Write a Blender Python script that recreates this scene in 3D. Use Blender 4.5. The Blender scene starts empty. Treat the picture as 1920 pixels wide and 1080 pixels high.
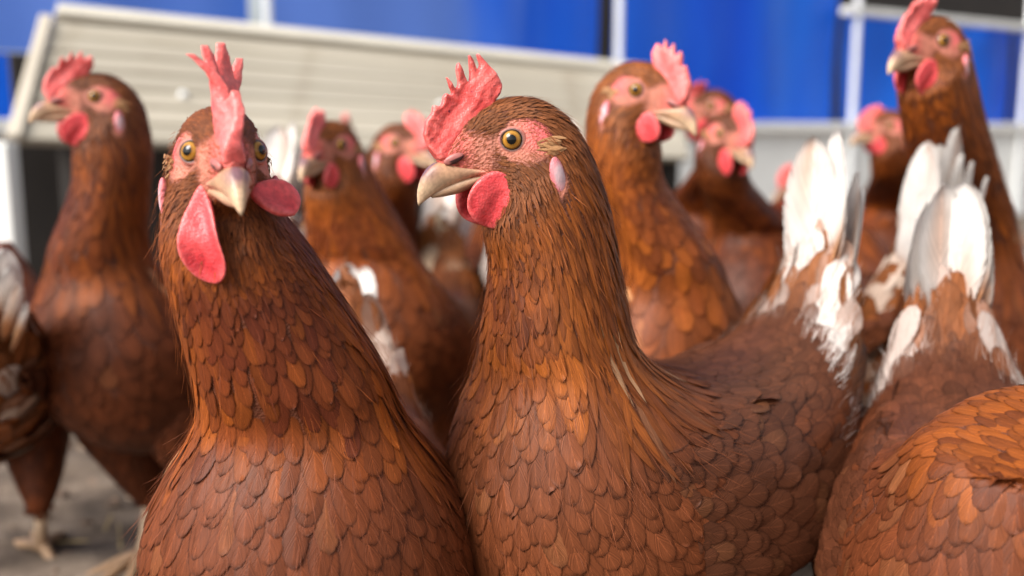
import bpy, bmesh, math, random
import numpy as np
from mathutils import Vector, Matrix

# ------------------------------------------------------------------ camera, sky, sun, exposure
SC = bpy.context.scene
COL = SC.collection
CAM_H = 0.430
PITCH = math.radians(9.13)
F_PX = 1867.0                       # focal length in pixels of the 1920 px wide photograph
cam_d = bpy.data.cameras.new('camera'); cam = bpy.data.objects.new('camera', cam_d); COL.objects.link(cam)
cam.location = (0, 0, CAM_H); cam.rotation_euler = (math.pi/2 - PITCH, 0, 0)
cam_d.sensor_width = 36; cam_d.lens = 36*F_PX/1920
cam_d.clip_start = 0.02; cam_d.clip_end = 500
cam_d.dof.use_dof = True; cam_d.dof.focus_distance = 0.475; cam_d.dof.aperture_fstop = 4.4
SC.camera = cam

SUN_EL, SUN_AZ = math.radians(42), math.radians(220)     # azimuth: direction towards the sun in the XY plane
sun_dir = Vector((math.cos(SUN_EL)*math.cos(SUN_AZ), math.cos(SUN_EL)*math.sin(SUN_AZ), math.sin(SUN_EL)))
W = bpy.data.worlds.new('World'); SC.world = W; W.use_nodes = True
wn = W.node_tree.nodes; wl = W.node_tree.links
sky = wn.new('ShaderNodeTexSky'); sky.sky_type = 'NISHITA'; sky.sun_disc = False
sky.sun_elevation = SUN_EL; sky.sun_rotation = math.pi/2 - SUN_AZ
sky.dust_density = 4.0; sky.air_density = 1.0
hs = wn.new('ShaderNodeHueSaturation'); hs.inputs['Saturation'].default_value = 0.35
wl.new(sky.outputs[0], hs.inputs['Color']); wl.new(hs.outputs[0], wn['Background'].inputs[0])
wn['Background'].inputs[1].default_value = 0.132
sd = bpy.data.lights.new('sun', 'SUN'); sd.energy = 3.2; sd.angle = math.radians(34); sd.color = (1.0, 0.955, 0.90)
so = bpy.data.objects.new('sun', sd); COL.objects.link(so)
so.rotation_euler = sun_dir.to_track_quat('Z', 'Y').to_euler()
SC.view_settings.view_transform = 'Standard'; SC.view_settings.look = 'None'
SC.view_settings.exposure = 0.70; SC.view_settings.gamma = 1.0

def unproject(px, py, depth):
    u = (px-960)/F_PX; v = (540-py)/F_PX
    d = Vector((u, math.cos(PITCH)+v*math.sin(PITCH), -math.sin(PITCH)+v*math.cos(PITCH)))
    d *= depth/d.y
    return d + Vector((0, 0, CAM_H))
def project(P):
    P = np.asarray(P, float); q = P - np.array([0, 0, CAM_H])
    f = q[..., 1]*math.cos(PITCH) - q[..., 2]*math.sin(PITCH)
    v = q[..., 1]*math.sin(PITCH) + q[..., 2]*math.cos(PITCH)
    return 960 + F_PX*q[..., 0]/f, 540 - F_PX*v/f, f

# ------------------------------------------------------------------ small helpers
rng = np.random.default_rng(7)
random.seed(7)
def new_obj(name, me, parent=None, mat=None):
    o = bpy.data.objects.new(name, me); COL.objects.link(o)
    if parent is not None: o.parent = parent
    if mat is not None and me is not None and not me.materials: me.materials.append(mat)
    return o
def tag(o, label=None, cat=None, group=None, kind=None):
    if label: o['label'] = label
    if cat: o['category'] = cat
    if group: o['group'] = group
    if kind: o['kind'] = kind
    return o
def empty(name, loc=(0, 0, 0), rz=0.0):
    o = bpy.data.objects.new(name, None); COL.objects.link(o)
    o.location = loc; o.rotation_euler = (0, 0, rz); o.empty_display_size = 0.05
    return o
def mesh_np(name, V, F, smooth=True, attrs=None):
    """V (n,3); F (m,k) equal sided faces; attrs: name -> (n,4) colours on points."""
    me = bpy.data.meshes.new(name)
    V = np.asarray(V, np.float32); F = np.asarray(F, np.int32)
    k = F.shape[1]
    me.vertices.add(len(V)); me.vertices.foreach_set('co', V.ravel())
    me.loops.add(F.size); me.loops.foreach_set('vertex_index', F.ravel())
    me.polygons.add(len(F)); me.polygons.foreach_set('loop_start', np.arange(0, F.size, k, dtype=np.int32))
    me.polygons.foreach_set('use_smooth', np.full(len(F), smooth))
    me.update(calc_edges=True)
    if attrs:
        for an, A in attrs.items():
            a = me.attributes.new(an, 'FLOAT_COLOR', 'POINT')
            a.data.foreach_set('color', np.asarray(A, np.float32).ravel())
    return me
def set_attr(me, an, A):
    a = me.attributes.get(an) or me.attributes.new(an, 'FLOAT_COLOR', 'POINT')
    a.data.foreach_set('color', np.asarray(A, np.float32).ravel())
def verts_np(me):
    V = np.empty(len(me.vertices)*3, np.float32); me.vertices.foreach_get('co', V); return V.reshape(-1, 3)
def remeshed(me, voxel, smooth_iter=0, smooth_fac=0.5):
    o = bpy.data.objects.new('tmp', me); COL.objects.link(o)
    m = o.modifiers.new('r', 'REMESH'); m.mode = 'VOXEL'; m.voxel_size = voxel; m.use_smooth_shade = True
    if smooth_iter:
        s = o.modifiers.new('s', 'SMOOTH'); s.iterations = smooth_iter; s.factor = smooth_fac
    dg = bpy.context.evaluated_depsgraph_get()
    out = bpy.data.meshes.new_from_object(o.evaluated_get(dg))
    bpy.data.objects.remove(o); bpy.data.meshes.remove(me)
    return out
def box_mesh(name, sx, sy, sz, bevel=0.0, segs=2):
    bm = bmesh.new(); bmesh.ops.create_cube(bm, size=1.0)
    for v in bm.verts: v.co = Vector((v.co.x*sx, v.co.y*sy, v.co.z*sz))
    if bevel: bmesh.ops.bevel(bm, geom=bm.edges[:], offset=bevel, segments=segs, profile=0.5, affect='EDGES')
    me = bpy.data.meshes.new(name); bm.to_mesh(me); bm.free(); return me
def smoothstep(a, b, x):
    t = np.clip((x-a)/(b-a), 0, 1); return t*t*(3-2*t)
def lerp_tab(x, tab):
    xs = [a for a, _ in tab]; ys = [b for _, b in tab]
    return np.interp(x, xs, ys)

# ------------------------------------------------------------------ materials
def mat_new(name):
    m = bpy.data.materials.new(name); m.use_nodes = True
    return m, m.node_tree.nodes, m.node_tree.links, m.node_tree.nodes['Principled BSDF']
def ramp(n, stops):
    r = n.new('ShaderNodeValToRGB'); e = r.color_ramp.elements
    while len(e) < len(stops): e.new(0.5)
    for el, (p, c) in zip(e, stops): el.position = p; el.color = (*c, 1) if len(c) == 3 else c
    return r
def math_node(n, l, op, a, b=None, c=None):
    m = n.new('ShaderNodeMath'); m.operation = op
    for i, v in enumerate((a, b, c)):
        if v is None: continue
        if isinstance(v, (int, float)): m.inputs[i].default_value = v
        else: l.new(v, m.inputs[i])
    return m.outputs[0]

def feather_material():
    m, n, l, b = mat_new('feather')
    fc = n.new('ShaderNodeAttribute'); fc.attribute_name = 'fcol'
    fu = n.new('ShaderNodeAttribute'); fu.attribute_name = 'fuv'
    sep = n.new('ShaderNodeSeparateColor'); l.new(fu.outputs['Color'], sep.inputs[0])
    s, q, r = sep.outputs[0], sep.outputs[1], sep.outputs[2]
    qa = math_node(n, l, 'ABSOLUTE', math_node(n, l, 'MULTIPLY_ADD', q, 2.0, -1.0))
    # dark rim near tip and sides
    st = math_node(n, l, 'MAXIMUM', math_node(n, l, 'MULTIPLY_ADD', s, 2.0, -1.0), 0.0)
    e = math_node(n, l, 'SMOOTH_MAX', st, qa, 0.15)
    rim = n.new('ShaderNodeMapRange'); rim.interpolation_type = 'SMOOTHSTEP'
    l.new(e, rim.inputs[0]); rim.inputs[1].default_value = 0.74; rim.inputs[2].default_value = 1.02
    rim.inputs[3].default_value = 1.05; rim.inputs[4].default_value = 0.62
    # shaft
    sh = n.new('ShaderNodeMapRange'); sh.interpolation_type = 'SMOOTHSTEP'
    l.new(qa, sh.inputs[0]); sh.inputs[1].default_value = 0.015; sh.inputs[2].default_value = 0.09
    sh.inputs[3].default_value = 1.38; sh.inputs[4].default_value = 1.0
    # barbs: fine stripes running out from the shaft
    ph = math_node(n, l, 'ADD', math_node(n, l, 'MULTIPLY', s, 62.0), math_node(n, l, 'MULTIPLY_ADD', qa, -26.0, math_node(n, l, 'MULTIPLY', r, 50.0)))
    nz = n.new('ShaderNodeTexNoise'); nz.noise_dimensions = '1D'; nz.inputs['Scale'].default_value = 0.35; nz.inputs['Detail'].default_value = 3
    l.new(ph, nz.inputs['W'])
    barb = n.new('ShaderNodeMapRange'); l.new(nz.outputs[0], barb.inputs[0])
    barb.inputs[1].default_value = 0.3; barb.inputs[2].default_value = 0.7; barb.inputs[3].default_value = 0.74; barb.inputs[4].default_value = 1.24
    # soft mottling
    tc = n.new('ShaderNodeTexCoord')
    mo = n.new('ShaderNodeTexNoise'); mo.inputs['Scale'].default_value = 55; mo.inputs['Detail'].default_value = 3
    l.new(tc.outputs['Object'], mo.inputs['Vector'])
    mr = n.new('ShaderNodeMapRange'); l.new(mo.outputs[0], mr.inputs[0])
    mr.inputs[1].default_value = 0.3; mr.inputs[2].default_value = 0.7; mr.inputs[3].default_value = 0.8; mr.inputs[4].default_value = 1.2
    k = math_node(n, l, 'MULTIPLY', math_node(n, l, 'MULTIPLY', rim.outputs[0], sh.outputs[0]), math_node(n, l, 'MULTIPLY', barb.outputs[0], mr.outputs[0]))
    # white feathers keep little of the rim: alpha of fcol holds the pattern strength
    k1 = n.new('ShaderNodeMix'); k1.data_type = 'FLOAT'
    l.new(fc.outputs['Alpha'], k1.inputs[0]); k1.inputs[2].default_value = 1.0; l.new(k, k1.inputs[3])
    mul = n.new('ShaderNodeVectorMath'); mul.operation = 'SCALE'
    l.new(fc.outputs['Color'], mul.inputs[0]); l.new(k1.outputs[0], mul.inputs['Scale'])
    l.new(mul.outputs[0], b.inputs['Base Color'])
    b.inputs['Roughness'].default_value = 0.46
    b.inputs['Specular IOR Level'].default_value = 0.24
    b.inputs['Sheen Weight'].default_value = 0.0; b.inputs['Sheen Roughness'].default_value = 0.4
    b.inputs['Sheen Tint'].default_value = (1.0, 0.8, 0.65, 1)
    bp = n.new('ShaderNodeBump'); bp.inputs['Strength'].default_value = 0.35; bp.inputs['Distance'].default_value = 0.0006
    l.new(nz.outputs[0], bp.inputs['Height']); l.new(bp.outputs[0], b.inputs['Normal'])
    # a little light comes through the thin vanes
    tr = n.new('ShaderNodeBsdfTranslucent'); l.new(mul.outputs[0], tr.inputs[0])
    mx = n.new('ShaderNodeMixShader'); mx.inputs[0].default_value = 0.24
    l.new(b.outputs[0], mx.inputs[1]); l.new(tr.outputs[0], mx.inputs[2])
    fray = math_node(n, l, 'GREATER_THAN', math_node(n, l, 'ADD', e, math_node(n, l, 'MULTIPLY_ADD', nz.outputs[0], 0.9, -0.45)), 1.02)
    tp = n.new('ShaderNodeBsdfTransparent'); mf = n.new('ShaderNodeMixShader')
    l.new(fray, mf.inputs[0]); l.new(mx.outputs[0], mf.inputs[1]); l.new(tp.outputs[0], mf.inputs[2])
    l.new(mf.outputs[0], n['Material Output'].inputs[0])
    return m

def body_material():
    """Skin under the plumage: the colour attribute holds bare face skin and down."""
    m, n, l, b = mat_new('hen_skin')
    fc = n.new('ShaderNodeAttribute'); fc.attribute_name = 'fcol'
    tc = n.new('ShaderNodeTexCoord')
    v = n.new('ShaderNodeTexVoronoi'); v.inputs['Scale'].default_value = 750
    l.new(tc.outputs['Object'], v.inputs['Vector'])
    nz = n.new('ShaderNodeTexNoise'); nz.inputs['Scale'].default_value = 240; nz.inputs['Detail'].default_value = 5
    l.new(tc.outputs['Object'], nz.inputs['Vector'])
    mr = n.new('ShaderNodeMapRange'); l.new(nz.outputs[0], mr.inputs[0])
    mr.inputs[1].default_value = 0.3; mr.inputs[2].default_value = 0.7; mr.inputs[3].default_value = 0.74; mr.inputs[4].default_value = 1.20
    mul = n.new('ShaderNodeVectorMath'); mul.operation = 'SCALE'
    l.new(fc.outputs['Color'], mul.inputs[0]); l.new(mr.outputs[0], mul.inputs['Scale'])
    l.new(mul.outputs[0], b.inputs['Base Color'])
    b.inputs['Roughness'].default_value = 0.62; b.inputs['Specular IOR Level'].default_value = 0.3
    b.inputs['Subsurface Weight'].default_value = 0.12; b.inputs['Subsurface Radius'].default_value = (0.004, 0.0012, 0.0008)
    b.inputs['Subsurface Scale'].default_value = 0.6
    h = math_node(n, l, 'ADD', v.outputs['Distance'], math_node(n, l, 'MULTIPLY', nz.outputs[0], 1.3))
    bp = n.new('ShaderNodeBump'); bp.inputs['Strength'].default_value = 0.8; bp.inputs['Distance'].default_value = 0.0006
    l.new(h, bp.inputs['Height']); l.new(bp.outputs[0], b.inputs['Normal'])
    return m

def flesh_material(name, c1, c2, specks=False):
    m, n, l, b = mat_new(name)
    tc = n.new('ShaderNodeTexCoord')
    nz = n.new('ShaderNodeTexNoise'); nz.inputs['Scale'].default_value = 90; nz.inputs['Detail'].default_value = 6
    l.new(tc.outputs['Object'], nz.inputs['Vector'])
    r = ramp(n, [(0.35, c1), (0.68, c2)]); l.new(nz.outputs[0], r.inputs[0])
    n4 = n.new('ShaderNodeTexNoise'); n4.inputs['Scale'].default_value = 420; n4.inputs['Detail'].default_value = 5; l.new(tc.outputs['Object'], n4.inputs['Vector'])
    geo = n.new('ShaderNodeNewGeometry'); pr = n.new('ShaderNodeMapRange'); l.new(geo.outputs['Pointiness'], pr.inputs[0]); pr.inputs[1].default_value = 0.50; pr.inputs[2].default_value = 0.58; pr.inputs[3].default_value = 0.0; pr.inputs[4].default_value = 0.40
    pe = n.new('ShaderNodeMix'); pe.data_type = 'RGBA'; l.new(math_node(n, l, 'MULTIPLY', pr.outputs[0], math_node(n, l, 'MULTIPLY', n4.outputs[0], 1.6)), pe.inputs[0]); l.new(r.outputs[0], pe.inputs[6]); pe.inputs[7].default_value = (0.90, 0.38, 0.33, 1)
    sc_ = n.new('ShaderNodeMapRange'); l.new(n4.outputs[0], sc_.inputs[0]); sc_.inputs[1].default_value = 0.3; sc_.inputs[2].default_value = 0.7; sc_.inputs[3].default_value = 0.75; sc_.inputs[4].default_value = 1.18
    vm = n.new('ShaderNodeVectorMath'); vm.operation = 'SCALE'; l.new(pe.outputs[2], vm.inputs[0]); l.new(sc_.outputs[0], vm.inputs['Scale'])
    col = vm.outputs[0]
    if specks:
        v2 = n.new('ShaderNodeTexNoise'); v2.inputs['Scale'].default_value = 330; v2.inputs['Detail'].default_value = 1
        l.new(tc.outputs['Object'], v2.inputs['Vector'])
        sr = ramp(n, [(0.70, (0, 0, 0)), (0.78, (1, 1, 1))]); l.new(v2.outputs[0], sr.inputs[0])
        mx = n.new('ShaderNodeMix'); mx.data_type = 'RGBA'
        l.new(sr.outputs[0], mx.inputs[0]); l.new(col, mx.inputs[6]); mx.inputs[7].default_value = (0.20, 0.02, 0.05, 1)
        col = mx.outputs[2]
    l.new(col, b.inputs['Base Color'])
    b.inputs['Roughness'].default_value = 0.40
    b.inputs['Specular IOR Level'].default_value = 0.45
    b.inputs['Subsurface Weight'].default_value = 0.35; b.inputs['Subsurface Radius'].default_value = (1.0, 0.25, 0.2)
    b.inputs['Subsurface Scale'].default_value = 0.0022
    v = n.new('ShaderNodeTexVoronoi'); v.inputs['Scale'].default_value = 950
    l.new(tc.outputs['Object'], v.inputs['Vector'])
    n2 = n.new('ShaderNodeTexNoise'); n2.inputs['Scale'].default_value = 330; n2.inputs['Detail'].default_value = 4
    l.new(tc.outputs['Object'], n2.inputs['Vector'])
    h = math_node(n, l, 'ADD', math_node(n, l, 'MULTIPLY', v.outputs['Distance'], 0.7), math_node(n, l, 'MULTIPLY', n2.outputs[0], 0.6))
    bp = n.new('ShaderNodeBump'); bp.inputs['Strength'].default_value = 0.5; bp.inputs['Distance'].default_value = 0.0006
    l.new(h, bp.inputs['Height']); l.new(bp.outputs[0], b.inputs['Normal'])
    return m

def attr_material(name, rough=0.4, bump_scale=900, bump=0.2, sss=0.0, spec=0.4):
    m, n, l, b = mat_new(name)
    fc = n.new('ShaderNodeAttribute'); fc.attribute_name = 'fcol'
    tc = n.new('ShaderNodeTexCoord')
    nz = n.new('ShaderNodeTexNoise'); nz.inputs['Scale'].default_value = bump_scale; nz.inputs['Detail'].default_value = 4
    l.new(tc.outputs['Object'], nz.inputs['Vector'])
    n3 = n.new('ShaderNodeTexNoise'); n3.inputs['Scale'].default_value = 160; n3.inputs['Detail'].default_value = 4
    l.new(tc.outputs['Object'], n3.inputs['Vector'])
    mr = n.new('ShaderNodeMapRange'); l.new(n3.outputs[0], mr.inputs[0])
    mr.inputs[1].default_value = 0.3; mr.inputs[2].default_value = 0.7; mr.inputs[3].default_value = 0.78; mr.inputs[4].default_value = 1.18
    mul = n.new('ShaderNodeVectorMath'); mul.operation = 'SCALE'
    l.new(fc.outputs['Color'], mul.inputs[0]); l.new(mr.outputs[0], mul.inputs['Scale'])
    l.new(mul.outputs[0], b.inputs['Base Color'])
    b.inputs['Roughness'].default_value = rough; b.inputs['Specular IOR Level'].default_value = spec
    if sss:
        b.inputs['Subsurface Weight'].default_value = sss; b.inputs['Subsurface Radius'].default_value = (1, 0.4, 0.3)
        b.inputs['Subsurface Scale'].default_value = 0.002
    bp = n.new('ShaderNodeBump'); bp.inputs['Strength'].default_value = bump; bp.inputs['Distance'].default_value = 0.0005
    l.new(nz.outputs[0], bp.inputs['Height']); l.new(bp.outputs[0], b.inputs['Normal'])
    return m

def eye_material(name, inner, outer):
    m, n, l, b = mat_new(name)
    tc = n.new('ShaderNodeTexCoord'); sx = n.new('ShaderNodeSeparateXYZ'); l.new(tc.outputs['Object'], sx.inputs[0])
    rr = math_node(n, l, 'POWER', math_node(n, l, 'ADD', math_node(n, l, 'POWER', sx.outputs[0], 2.0), math_node(n, l, 'POWER', sx.outputs[2], 2.0)), 0.5)
    ang = n.new('ShaderNodeMath'); ang.operation = 'ARCTAN2'; l.new(sx.outputs[0], ang.inputs[0]); l.new(sx.outputs[2], ang.inputs[1])
    nz = n.new('ShaderNodeTexNoise'); nz.inputs['Scale'].default_value = 5.0; nz.inputs['Detail'].default_value = 4
    cmb = n.new('ShaderNodeCombineXYZ'); l.new(ang.outputs[0], cmb.inputs[0]); l.new(math_node(n, l, 'MULTIPLY', rr, 120.0), cmb.inputs[1])
    l.new(cmb.outputs[0], nz.inputs['Vector'])
    r2 = math_node(n, l, 'ADD', math_node(n, l, 'MULTIPLY', rr, 1000.0/6.2), math_node(n, l, 'MULTIPLY_ADD', nz.outputs[0], 0.10, -0.05))
    dark = (0.012, 0.008, 0.006)
    r = ramp(n, [(0.0, (0.003, 0.003, 0.003)), (0.37, (0.003, 0.003, 0.003)), (0.42, inner), (0.60, outer), (0.70, tuple(c*0.6 for c in outer)), (0.77, dark), (1.0, (0.10, 0.06, 0.05))])
    l.new(r2, r.inputs[0]); l.new(r.outputs[0], b.inputs['Base Color'])
    b.inputs['Roughness'].default_value = 0.05; b.inputs['Specular IOR Level'].default_value = 0.42
    return m

M_FEATHER = feather_material()
M_BODY = body_material()
M_COMB = flesh_material('comb_flesh', (0.62, 0.055, 0.050), (0.82, 0.155, 0.135), True)
M_COMB2 = flesh_material('comb_flesh_pink', (0.66, 0.085, 0.08), (0.82, 0.18, 0.165))
M_WATTLE = flesh_material('wattle_flesh', (0.56, 0.035, 0.045), (0.74, 0.085, 0.09))
M_BEAK = attr_material('beak_horn', 0.38, 700, 0.25)
M_LOBE = attr_material('lobe_skin', 0.5, 900, 0.5, 0.25)
M_LEG = attr_material('leg_scale', 0.5, 420, 0.6)
M_EYE_AMBER = eye_material('eye_amber', (0.24, 0.10, 0.010), (0.42, 0.20, 0.03))
M_EYE_ORANGE = eye_material('eye_orange', (0.50, 0.12, 0.010), (0.70, 0.20, 0.02))

# ------------------------------------------------------------------ hen: the lofted body
mm = 0.001
# head stations, head frame (x to the beak, z up, origin between the eyes), millimetres: dorsal x z, ventral x z, half width
HEAD = [((36, -9), (30, -17), 3.5), ((31, -3), (25, -20), 6.0), ((24, 6), (18, -22), 8.0), ((15, 13.5), (13, -24), 10.3),
        ((5, 18.5), (8, -26), 13.4), ((-6, 20.5), (5, -29), 16.8), ((-18, 18.5), (5, -33), 19.8), ((-31, 10), (7, -38), 22.5), ((-42, -5), (10, -44), 25.5)]
# trunk stations, hen frame (x forward, z up, origin on the ground under the trunk)
TRUNK = [((28, 318), (106, 304), 45), ((4, 301), (116, 272), 59), ((-26, 292), (121, 233), 71), ((-55, 290), (110, 190), 78), ((-84, 291), (78, 155), 80),
         ((-108, 294), (34, 134), 78), ((-130, 301), (-16, 130), 71), ((-146, 311), (-64, 146), 61), ((-158, 325), (-106, 172), 50), ((-166, 340), (-142, 206), 39),
         ((-172, 354), (-166, 242), 29), ((-177, 366), (-181, 280), 19), ((-180, 374), (-188, 312), 9)]
NH, NN = len(HEAD), 3
T_NECK0, T_TRUNK0, T_END = NH-1, NH+NN, NH+NN+len(TRUNK)-1      # 8, 12, 23

def catmull(Pk, t):
    n = len(Pk); i = np.clip(np.floor(t).astype(int), 0, n-2); u = (t-i)[:, None]
    p0 = Pk[np.maximum(i-1, 0)]; p1 = Pk[i]; p2 = Pk[i+1]; p3 = Pk[np.minimum(i+2, n-1)]
    return 0.5*((2*p1) + (-p0+p2)*u + (2*p0-5*p1+4*p2-p3)*u*u + (-p0+3*p1-3*p2+p3)*u**3)

class Surf:
    def __init__(self, C, D, L, power=2.15, nt=230, nphi=96, tt=None):
        """C centre, D dorsal half axis, L lateral half axis of each station ring."""
        self.T = len(C)-1
        t = np.linspace(0, self.T, nt) if tt is None else tt
        c, d, l = catmull(C, t), catmull(D, t), catmull(L, t)
        phi = np.linspace(0, 2*np.pi, nphi, endpoint=False)
        cs, sn = np.cos(phi), np.sin(phi)
        pw = (np.asarray(power, float)+0*t)[:, None] if not callable(power) else power(t)[:, None]
        ce = np.sign(cs)[None]*np.abs(cs)[None]**(2/pw); se = np.sign(sn)[None]*np.abs(sn)[None]**(2/pw)
        self.P = c[:, None, :] + ce[..., None]*d[:, None, :] + se[..., None]*l[:, None, :]
        self.t = t; self.nt, self.nphi = nt, nphi
        self.finish()
    def finish(self):
        P = self.P
        dt = np.gradient(P, axis=0)*((self.nt-1)/self.T)
        dp = (np.roll(P, -1, 1)-np.roll(P, 1, 1))*(self.nphi/(4*np.pi))
        N = np.cross(dp, dt); N /= np.linalg.norm(N, axis=2, keepdims=True)+1e-12
        cen = P.mean(1, keepdims=True)
        if ((P-cen)*N).sum() < 0: N = -N
        self.dt, self.dp, self.N = dt, dp, N
    def ev(self, t, phi, what='P'):
        A = getattr(self, what)
        x = np.clip(t/self.T, 0, 1)*(self.nt-1); i = np.minimum(x.astype(int), self.nt-2); u = (x-i)[..., None]
        y = np.mod(phi/(2*np.pi), 1.0)*self.nphi; j = y.astype(int) % self.nphi; w = (y-np.floor(y))[..., None]; j2 = (j+1) % self.nphi
        return (A[i, j]*(1-u)+A[i+1, j]*u)*(1-w) + (A[i, j2]*(1-u)+A[i+1, j2]*u)*w
    def mesh_arrays(self):
        nt, nq = self.nt, self.nphi
        V = self.P.reshape(-1, 3)
        i = np.arange(nt-1)[:, None]*nq; j = np.arange(nq)[None, :]; j2 = (j+1) % nq
        F = np.stack([i+j, i+j2, i+nq+j2, i+nq+j], -1).reshape(-1, 4)
        c0, c1 = V[:nq].mean(0), V[-nq:].mean(0)
        return V, F, c0, c1

def surf_mesh_parts(surfs):
    """join closed lofts into one triangle/quad list (caps as triangles given as degenerate-free quads)"""
    bm = bmesh.new()
    for s in surfs:
        V, F, c0, c1 = s.mesh_arrays(); nq = s.nphi
        vs = [bm.verts.new(v) for v in V]
        for f in F: bm.faces.new([vs[k] for k in f])
        a = bm.verts.new(c0); b = bm.verts.new(c1); base = len(V)-nq
        for j in range(nq):
            bm.faces.new((a, vs[(j+1) % nq], vs[j])); bm.faces.new((b, vs[base+j], vs[base+(j+1) % nq]))
    bmesh.ops.recalc_face_normals(bm, faces=bm.faces[:])
    me = bpy.data.meshes.new('body'); bm.to_mesh(me); bm.free()
    return me

def hen_surf(head_M, puff=1.0, nt=230, nphi=96, BM=Matrix(), nexp=1.25, m0k=0.9):
    """head_M: 4x4 matrix (hen frame, metres) placing the head frame."""
    C, D, L = [], [], []
    R = np.array(head_M.to_3x3()); p = np.array(head_M.translation)
    for (dx, dz), (vx, vz), w in HEAD:
        d = np.array([dx, 0, dz])*mm; v = np.array([vx, 0, vz])*mm
        C.append(R@((d+v)/2)+p); D.append(R@((d-v)/2)); L.append(R@np.array([0, w*mm, 0]))
    tr = []; BR3 = np.array(BM.to_3x3()); Bp = np.array(BM.translation)
    for (dx, dz), (vx, vz), w in TRUNK:
        d = np.array([dx, 0, dz])*mm; v = np.array([vx, 0, vz])*mm
        tr.append((BR3@((d+v)/2)+Bp, BR3@((d-v)/2), BR3@np.array([0, w*mm*puff, 0])))
    p0, p1 = C[-1], tr[0][0]
    m0 = C[-1]-C[-3]; m0 = m0/np.linalg.norm(m0); m1 = tr[1][0]-tr[0][0]; m1 = np.array([m1[0], m1[1], min(m1[2], -1e-3)]); m1 = np.array([-0.25, 0, -1.0]); m1 /= np.linalg.norm(m1)
    m0 = R@np.array([-0.45, 0, -0.9]); m0 /= np.linalg.norm(m0)
    dist = np.linalg.norm(p1-p0)
    d0, l0, d1, l1 = D[-1], L[-1], tr[0][1], tr[0][2]
    for k in range(1, NN+1):
        u = k/(NN+1); h00 = 2*u**3-3*u*u+1; h10 = u**3-2*u*u+u; h01 = -2*u**3+3*u*u; h11 = u**3-u*u
        C.append(h00*p0+h10*m0*dist*m0k+h01*p1+h11*m1*dist*0.8)
        ue = u**nexp
        for (a, b, out) in ((d0, d1, D), (l0, l1, L)):
            la, lb = np.linalg.norm(a), np.linalg.norm(b)
            v = a/la*(1-u)+b/lb*u; v /= np.linalg.norm(v)+1e-9
            out.append(v*(la*(1-ue)+lb*ue))
    for c, d, l in tr: C.append(c); D.append(d); L.append(l)
    return Surf(np.array(C), np.array(D), np.array(L), lambda t: np.interp(t, [0, 2, 5, 8, 12], [2.0, 2.5, 2.75, 2.3, 2.15]), nt=nt, nphi=nphi)

def tube_surf(stations, nt, nphi, power=2.0):
    """stations: (centre, half axis a, half axis b)"""
    C, D, L = (np.array([s[k] for s in stations], float) for k in range(3))
    return Surf(C, D, L, power, nt, nphi)

def thigh_surf(sy, nt=40, nphi=28, back=0.0):
    y = 0.045*sy
    st = [((0.020+back, y*0.75, 0.215), (0.048, 0, 0.01), (0, 0.034*sy, 0)), ((0.018+back, y, 0.180), (0.050, 0, 0.012), (0, 0.037*sy, 0)),
          ((0.012+back, y*1.02, 0.140), (0.045, 0, 0.012), (0, 0.035*sy, 0)), ((0.000+back, y, 0.106), (0.033, 0, 0.010), (0, 0.027*sy, 0)),
          ((-0.012+back, y*0.97, 0.076), (0.021, 0, 0.006), (0, 0.017*sy, 0)), ((-0.018+back, y*0.95, 0.058), (0.009, 0, 0.003), (0, 0.009*sy, 0))]
    return tube_surf(st, nt, nphi)
def wing_surf(sy, nt=60, nphi=36):
    o = 1.0*sy
    st = [((0.080, 0.048*o, 0.250), (0, 0, 0.012), (0, 0.004*sy, 0)), ((0.062, 0.058*o, 0.244), (0, 0.002*sy, 0.030), (0, 0.010*sy, 0)), ((0.030, 0.0660*o, 0.239), (0, -0.006*sy, 0.040), (0, 0.013*sy, 0)),
          ((-0.012, 0.069*o, 0.237), (0, -0.013*sy, 0.042), (0, 0.014*sy, 0)), ((-0.055, 0.065*o, 0.240), (0, -0.016*sy, 0.040), (0, 0.013*sy, 0)), ((-0.100, 0.055*o, 0.248), (0, -0.014*sy, 0.034), (0, 0.011*sy, 0)),
          ((-0.140, 0.041*o, 0.267), (0, -0.009*sy, 0.027), (0, 0.008*sy, 0)), ((-0.170, 0.029*o, 0.277), (0, -0.004*sy, 0.014), (0, 0.006*sy, 0)), ((-0.185, 0.023*o, 0.283), (0, 0, 0.004), (0, 0.002*sy, 0))]
    return tube_surf(st, nt, nphi, 2.0)

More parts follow.
